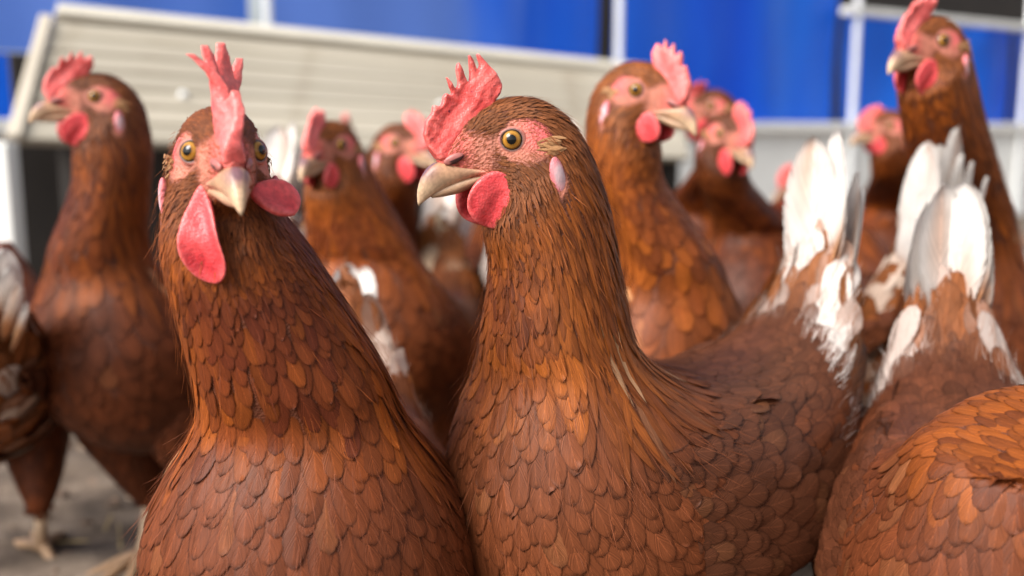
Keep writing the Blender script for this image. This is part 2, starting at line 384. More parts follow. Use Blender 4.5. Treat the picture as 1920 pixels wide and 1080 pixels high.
# ------------------------------------------------------------------ feathers
def dart(surf, r_fn, mask_fn, n_cand, seed, tmin=0.0, tmax=None):
    """blue-noise samples (t, phi) on a loft with a spacing radius that varies over it."""
    g = np.random.default_rng(seed)
    tmax = surf.T if tmax is None else tmax
    da = np.linalg.norm(np.cross(surf.dt, surf.dp), axis=2)
    tt = np.linspace(0, surf.T, surf.nt)
    r_grid = r_fn(tt[:, None]+0*np.zeros((1, surf.nphi)), np.linspace(0, 2*np.pi, surf.nphi, endpoint=False)[None, :]+0*tt[:, None])
    wgt = da/r_grid**2; wgt[(tt < tmin) | (tt > tmax)] = 0
    p = wgt.ravel()/wgt.sum()
    idx = g.choice(p.size, n_cand, p=p)
    i, j = np.divmod(idx, surf.nphi)
    t = np.clip((i+g.random(n_cand)-0.5)*surf.T/(surf.nt-1), 0, surf.T); ph = (j+g.random(n_cand)-0.5)*2*np.pi/surf.nphi
    P = surf.ev(t, ph); R = r_fn(t, np.mod(ph, 2*np.pi)); ok = mask_fn(t, np.mod(ph, 2*np.pi), P, g)
    cells = {}; keep = []
    lev = np.floor(np.log(R/0.0012)/math.log(1.5)).astype(int)
    cs = 0.0012*1.5**(lev+1)
    key = np.floor(P/cs[:, None]).astype(int)
    Pl = P.tolist(); Kl = key.tolist(); Ll = lev.tolist(); Rl = (R*R).tolist(); okl = ok.tolist()
    for k in range(n_cand):
        if not okl[k]: continue
        a, b, c = Kl[k]; lv = Ll[k]; x, y, z = Pl[k]; r2 = Rl[k]; hit = False
        for da_ in (-1, 0, 1):
            for db_ in (-1, 0, 1):
                for dc_ in (-1, 0, 1):
                    lst = cells.get((lv, a+da_, b+db_, c+dc_))
                    if lst:
                        for (X, Y, Z) in lst:
                            if (X-x)**2+(Y-y)**2+(Z-z)**2 < r2: hit = True; break
                    if hit: break
                if hit: break
            if hit: break
        if not hit:
            cells.setdefault((lv, a, b, c), []).append((x, y, z)); keep.append(k)
    keep = np.array(keep)
    return t[keep], np.mod(ph[keep], 2*np.pi)

def feather_arrays(surf, t, ph, L, Wd, lift, tipround, skew, col, alpha, g, ns=6, nq=5, camber=0.05, root=0.0):
    """one small curved vane for each sample, laid along the loft towards the tail. Returns V (n, ns*nq, 3) and attributes"""
    n = len(t)
    s = 1-(1-np.linspace(0, 1, ns))**1.55
    q = np.linspace(-1, 1, nq)
    # march the shaft line
    tk = t.copy(); pk = ph.copy(); St, Sp = [tk], [pk]
    prev = 0
    for k in range(1, ns):
        ds = (s[k]-prev)*L; prev = s[k]
        vt = np.maximum(np.linalg.norm(surf.ev(tk, pk, 'dt'), axis=-1), 1e-4)
        vp = np.maximum(np.linalg.norm(surf.ev(tk, pk, 'dp'), axis=-1), 2e-3)
        tk = tk+np.minimum(ds*np.cos(skew)/vt, 0.9); pk = pk+np.clip(ds*np.sin(skew)/vp, -0.5, 0.5)
        St.append(tk); Sp.append(pk)
    St = np.stack(St, 1); Sp = np.stack(Sp, 1)                       # n, ns
    P0 = surf.ev(St, Sp); N0 = surf.ev(St, Sp, 'N')
    over = np.maximum(St-surf.T, 0)                                  # past the end of the loft: go straight on
    Tg = np.gradient(P0, axis=1); Tl = np.linalg.norm(Tg, axis=2, keepdims=True); 
    Tg = Tg/np.maximum(Tl, 1e-7)
    bad = (Tl[..., 0] < 2e-4)
    if bad.any():
        base = Tg[:, :1]; P0 = np.where(bad[..., None], P0[:, :1]+base*(L[:, None, None]*s[None, :, None]), P0); Tg = np.where(bad[..., None], base, Tg)
    B = np.cross(N0, Tg); B /= np.maximum(np.linalg.norm(B, axis=2, keepdims=True), 1e-9)
    u = np.clip((s-0.5)/0.5, 0, 1)[None, :]
    pa = (1.35+0.75*tipround)[:, None]; pb = (1.0-0.48*tipround)[:, None]
    wprof = np.minimum(0.5+1.3*s, 1.0)[None, :]*np.maximum(1-u**pa, 0.0)**pb
    V = P0[:, :, None, :] + B[:, :, None, :]*(q[None, None, :]*wprof[:, :, None]*(Wd/2)[:, None, None])[..., None]
    jag = g.normal(0, 0.012, (n, 1, nq))*(s**3)[None, :, None]*L[:, None, None]
    V = V + Tg[:, :, None, :]*jag[..., None]
    # follow the curvature across, then lift
    h = (root*L)[:, None] + lift[:, None]*s[None, :]**1.15
    cam_ = -camber*(q**2)[None, None, :]*Wd[:, None, None]*(wprof**2)[:, :, None]
    V = V + N0[:, :, None, :]*(h[:, :, None]+cam_)[..., None]
    V = V.reshape(n, ns*nq, 3)
    rr = g.random(n)
    fuv = np.empty((n, ns, nq, 4), np.float32)
    fuv[..., 0] = s[None, :, None]; fuv[..., 1] = (q*0.5+0.5)[None, None, :]; fuv[..., 2] = rr[:, None, None]; fuv[..., 3] = 1
    fcol = np.empty((n, ns*nq, 4), np.float32); fcol[..., :3] = col[:, None, :] if col.ndim == 2 else col
    fcol[..., 3] = alpha[:, None]
    i = np.arange(ns-1)[:, None]*nq; j = np.arange(nq-1)[None, :]
    F = np.stack([i+j, i+j+1, i+nq+j+1, i+nq+j], -1).reshape(-1, 4)
    return V, F, fuv.reshape(n, ns*nq, 4), fcol

class Bag:
    def __init__(self): self.V, self.F, self.U, self.C, self.n = [], [], [], [], 0
    def add(self, V, F, U, C):
        if len(V) == 0: return
        n, k = V.shape[:2]
        self.F.append((F[None]+(np.arange(n)*k)[:, None, None]).reshape(-1, 4)+self.n)
        self.V.append(V.reshape(-1, 3)); self.U.append(U.reshape(-1, 4)); self.C.append(C.reshape(-1, 4)); self.n += n*k
    def mesh(self, name):
        return mesh_np(name, np.concatenate(self.V), np.concatenate(self.F), True, {'fuv': np.concatenate(self.U), 'fcol': np.concatenate(self.C)})

def head_local(P, Minv):
    R = np.array(Minv.to_3x3()); return (P@R.T + np.array(Minv.translation))/mm
def bare_face(h):
    """how bare (0..1) the face is at head-frame points in mm"""
    x, y, z = h[..., 0], h[..., 1], h[..., 2]
    a = 1-smoothstep(0.80, 1.12, np.sqrt(((x+3)/13.5)**2+((z+0.5)/11.0)**2))
    side = smoothstep(4, 7, np.abs(y))
    a = a*side
    lores = smoothstep(7, 13, x)*(1-smoothstep(-1, 5, z-(x-14)*0.25))*smoothstep(-24, -20, z)
    front = smoothstep(20, 25, x)
    lobe = (1-smoothstep(0.8, 1.1, np.sqrt(((x+17.5)/5.0)**2+((z+18)/11.0)**2)))*side
    a = np.maximum(a, lobe)
    return np.clip(np.maximum(np.maximum(a, lores), front), 0, 1)

# colours (linear)
def C3(*c): return np.array(c, float)
SR = lambda r, g_, b_: np.array([((v/255+0.055)/1.055)**2.4 if v > 10 else v/255/12.92 for v in (r, g_, b_)])
BR_HEAD = SR(122, 71, 38); BR_HACK = SR(162, 88, 32); BR_HACKD = SR(80, 38, 21); BR_BREAST = SR(108, 58, 33); BR_PALE = SR(154, 100, 64)
BR_WING = SR(94, 54, 35); BR_RUMP = SR(146, 90, 52); WHITE = SR(224, 218, 212); BUFF = SR(214, 180, 138)

def wrap(ph): return np.abs(np.mod(ph+np.pi, 2*np.pi)-np.pi)       # 0 dorsal .. pi ventral
HACK_K = [1.0]
def region(t, ph):
    """feather length, width, tip roundness, spacing (metres)"""
    w = wrap(ph)
    L = lerp_tab(t, [(1, 3.0), (3, 3.8), (5, 5.5), (7, 8), (8, 10), (9, 13), (10, 18), (11, 23), (12, 26), (14, 27), (17, 31), (20, 40), (22, 32), (24, 24)])
    Wd = lerp_tab(t, [(1, 1.2), (3, 1.4), (5, 1.7), (7, 2.4), (8, 3.4), (9, 5.0), (10, 7.5), (11, 10), (12, 11.8), (14, 13), (17, 15.5), (20, 22), (22, 18), (24, 13)])
    rnd = lerp_tab(t, [(5, 0.2), (8, 0.6), (10, 0.9), (12, 1.0), (23, 1.0)])
    hk = HACK_K[0]*smoothstep(6.0, 8.5, t)*(1-smoothstep(12.0, 13.2, t))*(1-smoothstep(1.7, 2.3, w))     # hackle cape: back and sides of the neck
    L = L*(1+1.0*hk); Wd = Wd*(1-0.50*hk); rnd = rnd*(1-hk)+0.05*hk
    r = np.sqrt(L*Wd)*lerp_tab(t, [(3, 0.50), (8, 0.37), (12, 0.375), (17, 0.40), (23, 0.34)])
    r = r*(1-0.12*hk)
    return L*mm, Wd*mm, rnd, r*mm, hk

def make_samples(surf, head_M, scale, n_cand, seed):
    Minv = head_M.inverted()
    def r_fn(t, ph): return region(t, ph)[3]*scale
    def mask(t, ph, P, g):
        h = head_local(P, Minv); b = bare_face(h)
        b = b*(t < 8.6)
        return g.random(len(t)) > np.where(b > 0.12, np.minimum(1, 0.55+b*3), 0)*1.001
    return dart(surf, r_fn, mask, n_cand, seed, 0.9, surf.T-0.25)

def hen_colour(t, ph, g, P, spec):
    n = len(t); w = wrap(ph); L, Wd, rnd, r, hk = region(t, ph)
    col = np.zeros((n, 3))
    head = (1-smoothstep(6.5, 8.5, t))[:, None]; neck = (smoothstep(6.5, 8.5, t)*(1-smoothstep(11.4, 12.6, t)))[:, None]
    rump = smoothstep(17.5, 20, t)[:, None]; br = 1-np.clip(head+neck+rump, 0, 1)
    back = ((1-smoothstep(0.5, 1.1, w))*smoothstep(12.5, 14, t))[:, None]
    dk = g.random(n)[:, None]
    dk = 0.15+0.6*dk; hack = BR_HACK*(1-dk)+BR_HACKD*dk
    throat = (smoothstep(1.9, 2.6, w)*smoothstep(8.2, 9.2, t)*(1-smoothstep(9.8, 12.4, t+g.normal(0, 0.75, n))))[:, None]*spec.get('dark_bib', 0.5)
    hack = hack*(1-throat)+SR(84, 36, 26)*throat
    pk = ((g.random(n) < 0.10*smoothstep(10.2, 11.6, t)*(1-smoothstep(1.6, 2.2, w)))*1.0)[:, None]*spec.get('streak', 1.0); hack = hack*(1-0.5*pk)+SR(222, 176, 132)*0.5*pk
    headc = BR_HEAD*(0.75+0.6*g.random((n, 1)))
    breast = BR_BREAST*(0.86+0.26*g.random((n, 1))); pale = (g.random((n, 1)) < 0.035); breast = np.where(pale, breast*0.65+BR_PALE*0.28, breast)
    md = np.sin(P[:, 0]*41+spec['seed'])*np.sin(P[:, 1]*53+2*spec['seed'])*np.sin(P[:, 2]*47+3*spec['seed']); breast = breast*(1+0.28*md[:, None])
    breast = breast*(1-back)+BR_WING*(0.8+0.4*g.random((n, 1)))*back
    rum = BR_RUMP*(0.72+0.55*g.random((n, 1)))
    col = head*headc+neck*hack+rump*rum+br*breast
    # white flank fluff: clumps of their own shape
    cl = np.sin(P[:, 0]*95+spec['seed'])*np.sin(P[:, 2]*120+1.7*spec['seed'])+0.6*np.sin(P[:, 1]*140+spec['seed']*2.1)
    wh = smoothstep(0.55-0.5*spec.get('white', 0.5), 1.1-0.5*spec.get('white', 0.5), cl)[:, None]*smoothstep(18.0, 19.5, t)[:, None]
    for (tc_, pc_, rt_, rp_) in spec.get('patch', ()):
        dphi = np.mod(ph-pc_+np.pi, 2*np.pi)-np.pi
        wh = np.maximum(wh, (1-smoothstep(0.55, 1.1, np.sqrt(((t-tc_)/rt_)**2+(dphi/rp_)**2)+g.normal(0, 0.22, n)))[:, None])
    wk_ = wh*spec.get('wk', 1.0); col = col*(1-wk_)+WHITE*1.08*wk_
    col = col*np.array(spec.get('tint', (1, 1, 1)))
    col = np.clip(col*(1+g.normal(0, 0.07, (n, 1))), 0.004, 0.9)
    return col, 1-0.85*wh[:, 0]

def vanes(root, direc, normal, L, Wd, bend, tipround, col, alpha, g, ns=5, nq=3, camber=0.12):
    """free vanes (tail feathers, tufts, fluff) from root along direc; bend curls the tip towards -normal"""
    n = len(root); s = 1-(1-np.linspace(0, 1, ns))**1.5; q = np.linspace(-1, 1, nq)
    D = direc/np.linalg.norm(direc, axis=1, keepdims=True)
    N = normal-(normal*D).sum(1, keepdims=True)*D; N /= np.linalg.norm(N, axis=1, keepdims=True)+1e-9
    B = np.cross(N, D)
    ctr = root[:, None]+D[:, None]*(s[None, :, None]*L[:, None, None])-N[:, None]*((s[None, :]**2)*(bend*L)[:, None])[..., None]
    u = np.clip((s-0.45)/0.55, 0, 1)[None, :]; pa = (1.2+1.3*tipround)[:, None]; pb = (1.0-0.48*tipround)[:, None]
    wprof = np.minimum(0.35+1.6*s, 1.0)[None, :]*np.maximum(1-u**pa, 0)**pb
    V = ctr[:, :, None]+B[:, None, None]*(q[None, None, :]*wprof[:, :, None]*(Wd/2)[:, None, None])[..., None]
    V = V-N[:, None, None]*(camber*(q**2)[None, None, :]*Wd[:, None, None]*(0.3+0.7*s)[None, :, None])[..., None]
    U = np.empty((n, ns, nq, 4), np.float32); U[..., 0] = s[None, :, None]; U[..., 1] = (q*.5+.5)[None, None]; U[..., 2] = g.random(n)[:, None, None]; U[..., 3] = 1
    Cc = np.empty((n, ns*nq, 4), np.float32); Cc[..., :3] = col[:, None, :] if col.ndim == 2 else col; Cc[..., 3] = alpha[:, None]
    i = np.arange(ns-1)[:, None]*nq; j = np.arange(nq-1)[None, :]
    F = np.stack([i+j, i+j+1, i+nq+j+1, i+nq+j], -1).reshape(-1, 4)
    return V.reshape(n, ns*nq, 3), F, U.reshape(n, ns*nq, 4), Cc

# ------------------------------------------------------------------ head furniture (head frame, metres)
def plate(outline, thick, voxel, smooth_it):
    """thick plate in the XZ plane from an outline, rounded by remeshing"""
    bm = bmesh.new()
    a = [bm.verts.new((x*mm, -thick*mm/2, z*mm)) for x, z in outline]
    f = bm.faces.new(a)
    r = bmesh.ops.extrude_face_region(bm, geom=[f])
    for v in [e for e in r['geom'] if isinstance(e, bmesh.types.BMVert)]: v.co.y = thick*mm/2
    bmesh.ops.recalc_face_normals(bm, faces=bm.faces[:])
    me = bpy.data.meshes.new('plate'); bm.to_mesh(me); bm.free()
    return remeshed(me, voxel*mm, smooth_it, 0.5)
CB = lambda pts: [((595-cx)*0.1021, (515-cy)*0.096) for cx, cy in pts]
COMB_B = CB([(250, 612), (215, 560), (188, 490), (198, 420), (228, 385), (234, 343), (262, 350), (277, 350), (283, 300), (300, 284), (318, 300), (334, 300), (316, 258), (298, 204), (324, 232), (354, 284),
             (360, 230), (346, 175), (357, 128), (378, 165), (402, 222), (416, 246), (420, 190), (409, 92), (432, 115), (456, 178), (470, 195), (466, 140), (450, 82), (476, 105), (512, 150), (547, 190), (572, 240), (562, 285), (535, 318),
             (520, 360), (500, 420), (470, 500), (430, 560), (340, 620)])
COMB_G = CB([(262, 612), (225, 560), (212, 480), (228, 420), (250, 372), (262, 330), (282, 352), (300, 340), (300, 270), (318, 225), (335, 270), (352, 300), (362, 230), (372, 168), (392, 215), (408, 268), (424, 205), (440, 150), (458, 200), (470, 250),
             (490, 205), (512, 172), (540, 215), (552, 262), (535, 318), (520, 360), (500, 420), (470, 500), (430, 560), (340, 620)])
COMB_A = CB([(255, 612), (222, 560), (210, 480), (225, 410), (240, 360), (258, 300), (290, 345), (305, 330), (310, 240), (322, 130), (345, 200), (352, 290), (372, 200), (385, 60), (408, 160), (418, 250), (432, 170), (446, 40), (470, 130), (480, 240), (498, 180), (515, 95), (540, 160),
             (556, 240), (535, 318), (520, 360), (500, 420), (470, 500), (430, 560), (340, 620)])
COMB_S = CB([(270, 612), (240, 560), (235, 480), (255, 420), (275, 385), (292, 400), (305, 350), (325, 320), (345, 350), (362, 310), (385, 280), (405, 315), (430, 285), (455, 262), (475, 300), (505, 285), (530, 320), (520, 360), (500, 420), (470, 500), (430, 560), (340, 620)])
def make_comb(outline, mode, hi):
    me = plate(outline, 4.2, 0.75 if hi else 1.3, 4 if hi else 3)
    V = verts_np(me).astype(float); x, y, z = V.T/mm
    above = z+x*0.95-24                     # distance above the crown line
    y = y*(1+1.3*smoothstep(26, -6, above))
    y = y+0.8*np.sin(x*0.32+z*0.18)*smoothstep(0, 14, above)+0.28*np.sign(y)*np.sin(x*0.9+1.3*np.sin(z*0.45))*np.sin(z*0.8+x*0.3)
    if mode == 'splay':
        up = smoothstep(14, 42, z)
        y = y+up*(z-14)*np.interp(x, [5, 9.5, 15, 16, 21.5, 22.5, 28, 34], [0.30, 0.30, -0.04, -0.04, -0.26, -0.26, -0.75, -0.2])*0.85
        y = y+2.6*np.sin(x*0.22-0.6)*smoothstep(-4, 14, z)
    elif mode == 'lean':
        y = y+0.010*np.maximum(z-6, 0)**2
    elif mode == 'flop':
        y = y+0.022*np.maximum(z-8, 0)**2; z = z-0.006*np.maximum(z-10, 0)**2
    V = np.stack([x, y, z], 1)*mm
    me.vertices.foreach_set('co', V.astype(np.float32).ravel()); me.update(); me.name = 'comb'
    return me
def make_wattle(shape, hi):
    a = np.linspace(0, 2*np.pi, 40, endpoint=False)
    if shape == 'round': X = 14.2*np.sin(a)*(1-0.10*np.cos(a)); Z = 12.8*np.cos(a)-10.5
    elif shape == 'long': X = 8.0*np.sin(a)*(1-0.48*np.cos(a)); Z = 19*np.cos(a)-16.5
    else: X = 9.0*np.sin(a)*(1-0.25*np.cos(a)); Z = 10*np.cos(a)-8
    me = plate(list(zip(X, Z)), 3.0, 0.8 if hi else 1.4, 4 if hi else 3)
    V = verts_np(me).astype(float); x, y, z = V.T/mm
    y = y*(0.55+0.55*smoothstep(-30, 0, z))+0.020*x*x*0.5-0.010*(z+14)**2*0.6+0.5*np.sin(x*0.55+z*0.22)*smoothstep(0, -14, z)
    if shape == 'long': y = y+0.035*x*x+0.9*np.sin(z*0.25); x = x+0.0045*(z+4)**2
    me.vertices.foreach_set('co', (np.stack([x, y, z], 1)*mm).astype(np.float32).ravel()); me.update(); me.name = 'wattle'
    return me
def loft_mesh(name, st, nt, nphi, colfn, power=2.0):
    """closed loft in the XZ plane: (dorsal, ventral, half width) in mm"""
    C = np.array([[(d[0]+v[0])/2, 0, (d[1]+v[1])/2] for d, v, w in st])*mm
    D = np.array([[(d[0]-v[0])/2, 0, (d[1]-v[1])/2] for d, v, w in st])*mm
    L = np.array([[0, w, 0] for d, v, w in st])*mm
    me = surf_mesh_parts([Surf(C, D, L, power, nt, nphi)]); me.name = name
    for p in me.polygons: p.use_smooth = True
    V = verts_np(me)/mm; c = np.ones((len(V), 4)); c[:, :3] = colfn(V); set_attr(me, 'fcol', c)
    return me
def beak_col(V):
    x, y, z = V.T
    cul = smoothstep(2.6, 0.2, np.abs(y)*0.6+np.abs(np.hypot(x-26, z+28)-20.5)*0.9)*smoothstep(44.5, 39, x)
    purple = SR(124, 90, 96); cream = SR(214, 180, 146); tan = SR(188, 142, 110)
    m = smoothstep(-24, -12, z)[:, None]
    c = cream*(1-m)+tan*m
    p = np.clip(cul*0.9+smoothstep(33, 41, x)*smoothstep(-23, -14, z)*0.8, 0, 1)[:, None]
    c = c*(1-p)+purple*p
    gape = smoothstep(20, 12, x)[:, None]; c = c*(1-gape)+SR(222, 150, 132)*gape
    tip = smoothstep(-29.2, -30.4, z)[:, None]
    gr = 1-0.16*(0.5+0.5*np.sin(x*2.3+z*1.1+2*np.sin(z*1.7)))-0.14*(0.5+0.5*np.sin(y*3.1+x*0.9))
    return c*(1-0.5*tip)*gr[:, None]
UP_BEAK = [((12, -13.6), (10.5, -16.2), 10.0), ((18, -12.8), (15, -17.4), 9.2), ((25, -11.6), (21, -19.2), 7.9), ((32, -10.2), (26.5, -21.2), 6.6), ((38, -11.8), (31.5, -23.2), 5.3), ((42.4, -17), (36, -25.6), 3.9), ((44.6, -23.5), (40, -28), 2.5), ((44.8, -29), (43, -30.2), 1.0), ((44.4, -31), (43.8, -31.2), 0.3)]
LO_BEAK = [((11, -14.2), (9, -18.6), 9.4), ((16, -15.4), (13.5, -20.8), 8.6), ((22, -17.0), (18.5, -23.2), 7.0), ((28, -19.4), (24.5, -25.6), 5.2), ((34, -22.4), (31.5, -27.0), 3.2), ((38.5, -25.4), (37.5, -27.6), 1.4)]
def lo_col(V):
    return np.broadcast_to(SR(180, 146, 116), (len(V), 3))*(0.9+0.0*V[:, :1])
def blob_mesh(name, rx, ry, rz, colfn, seg=20):
    bm = bmesh.new(); bmesh.ops.create_uvsphere(bm, u_segments=seg, v_segments=seg//2+2, radius=1)
    for v in bm.verts: v.co = Vector((v.co.x*rx*mm, v.co.y*ry*mm, v.co.z*rz*mm))
    me = bpy.data.meshes.new(name); bm.to_mesh(me); bm.free()
    for p in me.polygons: p.use_smooth = True
    V = verts_np(me)/mm; c = np.ones((len(V), 4)); c[:, :3] = colfn(V); set_attr(me, 'fcol', c)
    return me
def eyelid_mesh():
    bm = bmesh.new(); nu, nv = 40, 10; vs = []
    for i in range(nu):
        a = 2*math.pi*i/nu
        for j in range(nv):
            b = 2*math.pi*j/nv
            R_ = 5.75+0.8*math.cos(b)+(0.6 if math.cos(b) > 0.3 else 0)
            wob = 1+0.03*math.sin(3*a+1)
            vs.append(bm.verts.new((R_*wob*math.cos(a)*1.06*mm, (0.7*math.sin(b)-0.42*max(0, R_-5.3))*mm, R_*wob*math.sin(a)*0.96*mm)))
    for i in range(nu):
        for j in range(nv):
            bm.faces.new((vs[i*nv+j], vs[((i+1) % nu)*nv+j], vs[((i+1) % nu)*nv+(j+1) % nv], vs[i*nv+(j+1) % nv]))
    bmesh.ops.recalc_face_normals(bm, faces=bm.faces[:])
    me = bpy.data.meshes.new('eyelid'); bm.to_mesh(me); bm.free()
    for p in me.polygons: p.use_smooth = True
    V = verts_np(me)/mm; r = np.hypot(V[:, 0], V[:, 2]); c = np.ones((len(V), 4))
    k = smoothstep(5.2, 6.7, r)[:, None]; c[:, :3] = SR(96, 78, 72)*(1-k)+SR(190, 112, 98)*k; set_attr(me, 'fcol', c)
    return me
COMBS = {'B': (make_comb(COMB_B, 'lean0', True), M_COMB), 'A': (make_comb(COMB_A, 'splay', True), M_COMB2),
         'G': (make_comb(COMB_G, '', False), M_COMB2), 'L': (make_comb(COMB_G, 'lean', False), M_COMB2), 'S': (make_comb(COMB_S, '', False), M_COMB2), 'F': (make_comb(COMB_G, 'flop', False), M_COMB2)}
WATTLES = {k: make_wattle(k, True) for k in ('round', 'long', 'small')}
ME_UPBEAK = loft_mesh('upper_beak', UP_BEAK, 60, 40, beak_col, 2.3)
ME_LOBEAK = loft_mesh('lower_beak', LO_BEAK, 30, 28, lo_col)
ME_NOSTRIL = blob_mesh('nostril', 5.2, 1.2, 2.3, lambda V: np.where((V[:, 2:3] < -0.5) & (V[:, 0:1] < 2.5), SR(58, 34, 34), SR(164, 98, 92)))
ME_EYE = blob_mesh('eye', 6.2, 6.2, 6.2, lambda V: np.zeros((len(V), 3)), 40)
ME_LID = eyelid_mesh()
def lobe_col(V):
    k = smoothstep(0.55, 1.0, np.sqrt((V[:, 0]/4.2)**2+(V[:, 2]/9.5)**2))[:, None]
    k2 = smoothstep(2, -9, V[:, 2])[:, None]*0.6
    k = np.clip(k*0.8+k2, 0, 1); return SR(212, 182, 186)*(1-k)+SR(216, 96, 104)*k
ME_LOBE = blob_mesh('earlobe', 4.2, 2.6, 10.5, lobe_col)

def leg_mesh(sy, back):
    y = 0.043*sy; x0 = -0.022+back
    def tb(pts, rads, nt=10, nphi=10):
        st = []
        for k, (p, r) in enumerate(zip(pts, rads)):
            a = np.array(pts[min(k+1, len(pts)-1)])-np.array(pts[max(k-1, 0)]); a /= np.linalg.norm(a)
            u = np.cross(a, (0, 1, 0.01)); u /= np.linalg.norm(u); w = np.cross(a, u)
            st.append((p, u*r, w*r))
        return tube_surf(st, nt, nphi)
    ft = np.array([x0+0.018, y, 0.012])
    parts = [tb([(x0, y, 0.096), (x0+0.002, y, 0.074), (x0+0.008, y, 0.045), (x0+0.015, y, 0.022), tuple(ft)], [0.0075, 0.0075, 0.006, 0.0062, 0.008], 20, 12)]
    for ang, ln in ((-0.5, 0.052), (0.0, 0.064), (0.5, 0.052), (math.pi-0.3*sy, 0.026)):
        d = np.array([math.cos(ang), math.sin(ang), 0])
        pts = [tuple(ft), tuple(ft+d*ln*0.35+np.array([0, 0, -0.001])), tuple(ft+d*ln*0.7+np.array([0, 0, -0.006])), tuple(ft+d*ln*0.92+np.array([0, 0, -0.0075])), tuple(ft+d*ln*1.12+np.array([0, 0, -0.010]))]
        parts.append(tb(pts, [0.0065, 0.0055, 0.005, 0.0036, 0.0012]))
    me = surf_mesh_parts(parts); me.name = 'leg'
    for p in me.polygons: p.use_smooth = True
    V = verts_np(me); c = np.ones((len(V), 4)); k = smoothstep(0.01, 0.06, V[:, 2])[:, None]
    c[:, :3] = SR(150, 120, 92)*(1-k)+SR(222, 196, 166)*k; set_attr(me, 'fcol', c)
    return me
LEGS = {s: leg_mesh(s, 0.0) for s in (-1, 1)}

# ------------------------------------------------------------------ sample sets shared by the hens
STD_HEAD = Matrix.Translation((0.100, 0, 0.420))
STD = hen_surf(STD_HEAD)
SAMPLES = {'near0': make_samples(STD, STD_HEAD, 1.0, 80000, 1), 'near1': make_samples(STD, STD_HEAD, 1.0, 80000, 2), 'far': make_samples(STD, STD_HEAD, 1.45, 20000, 3)}
def wing_r(t, ph): return np.sqrt(lerp_tab(t, [(0, 15), (2, 22), (5, 38), (8, 40)])*lerp_tab(t, [(0, 9), (2, 13), (5, 17), (8, 16)]))*0.44*mm
def wing_mask(t, ph, P, g): return (ph < math.pi+0.5) | (ph > 2*math.pi-0.5)
WINGS = {s: wing_surf(s) for s in (-1, 1)}
WSAMP = {s: dart(WINGS[s], wing_r, wing_mask, 5000, 5+s) for s in (-1, 1)}
THIGHS = {s: thigh_surf(s) for s in (-1, 1)}
def thigh_r(t, ph): return lerp_tab(t, [(0, 9), (2, 8), (4, 5), (5, 4)])*mm
TSAMP = {s: dart(THIGHS[s], thigh_r, lambda t, ph, P, g: t > 0.3, 4000, 9+s) for s in (-1, 1)}

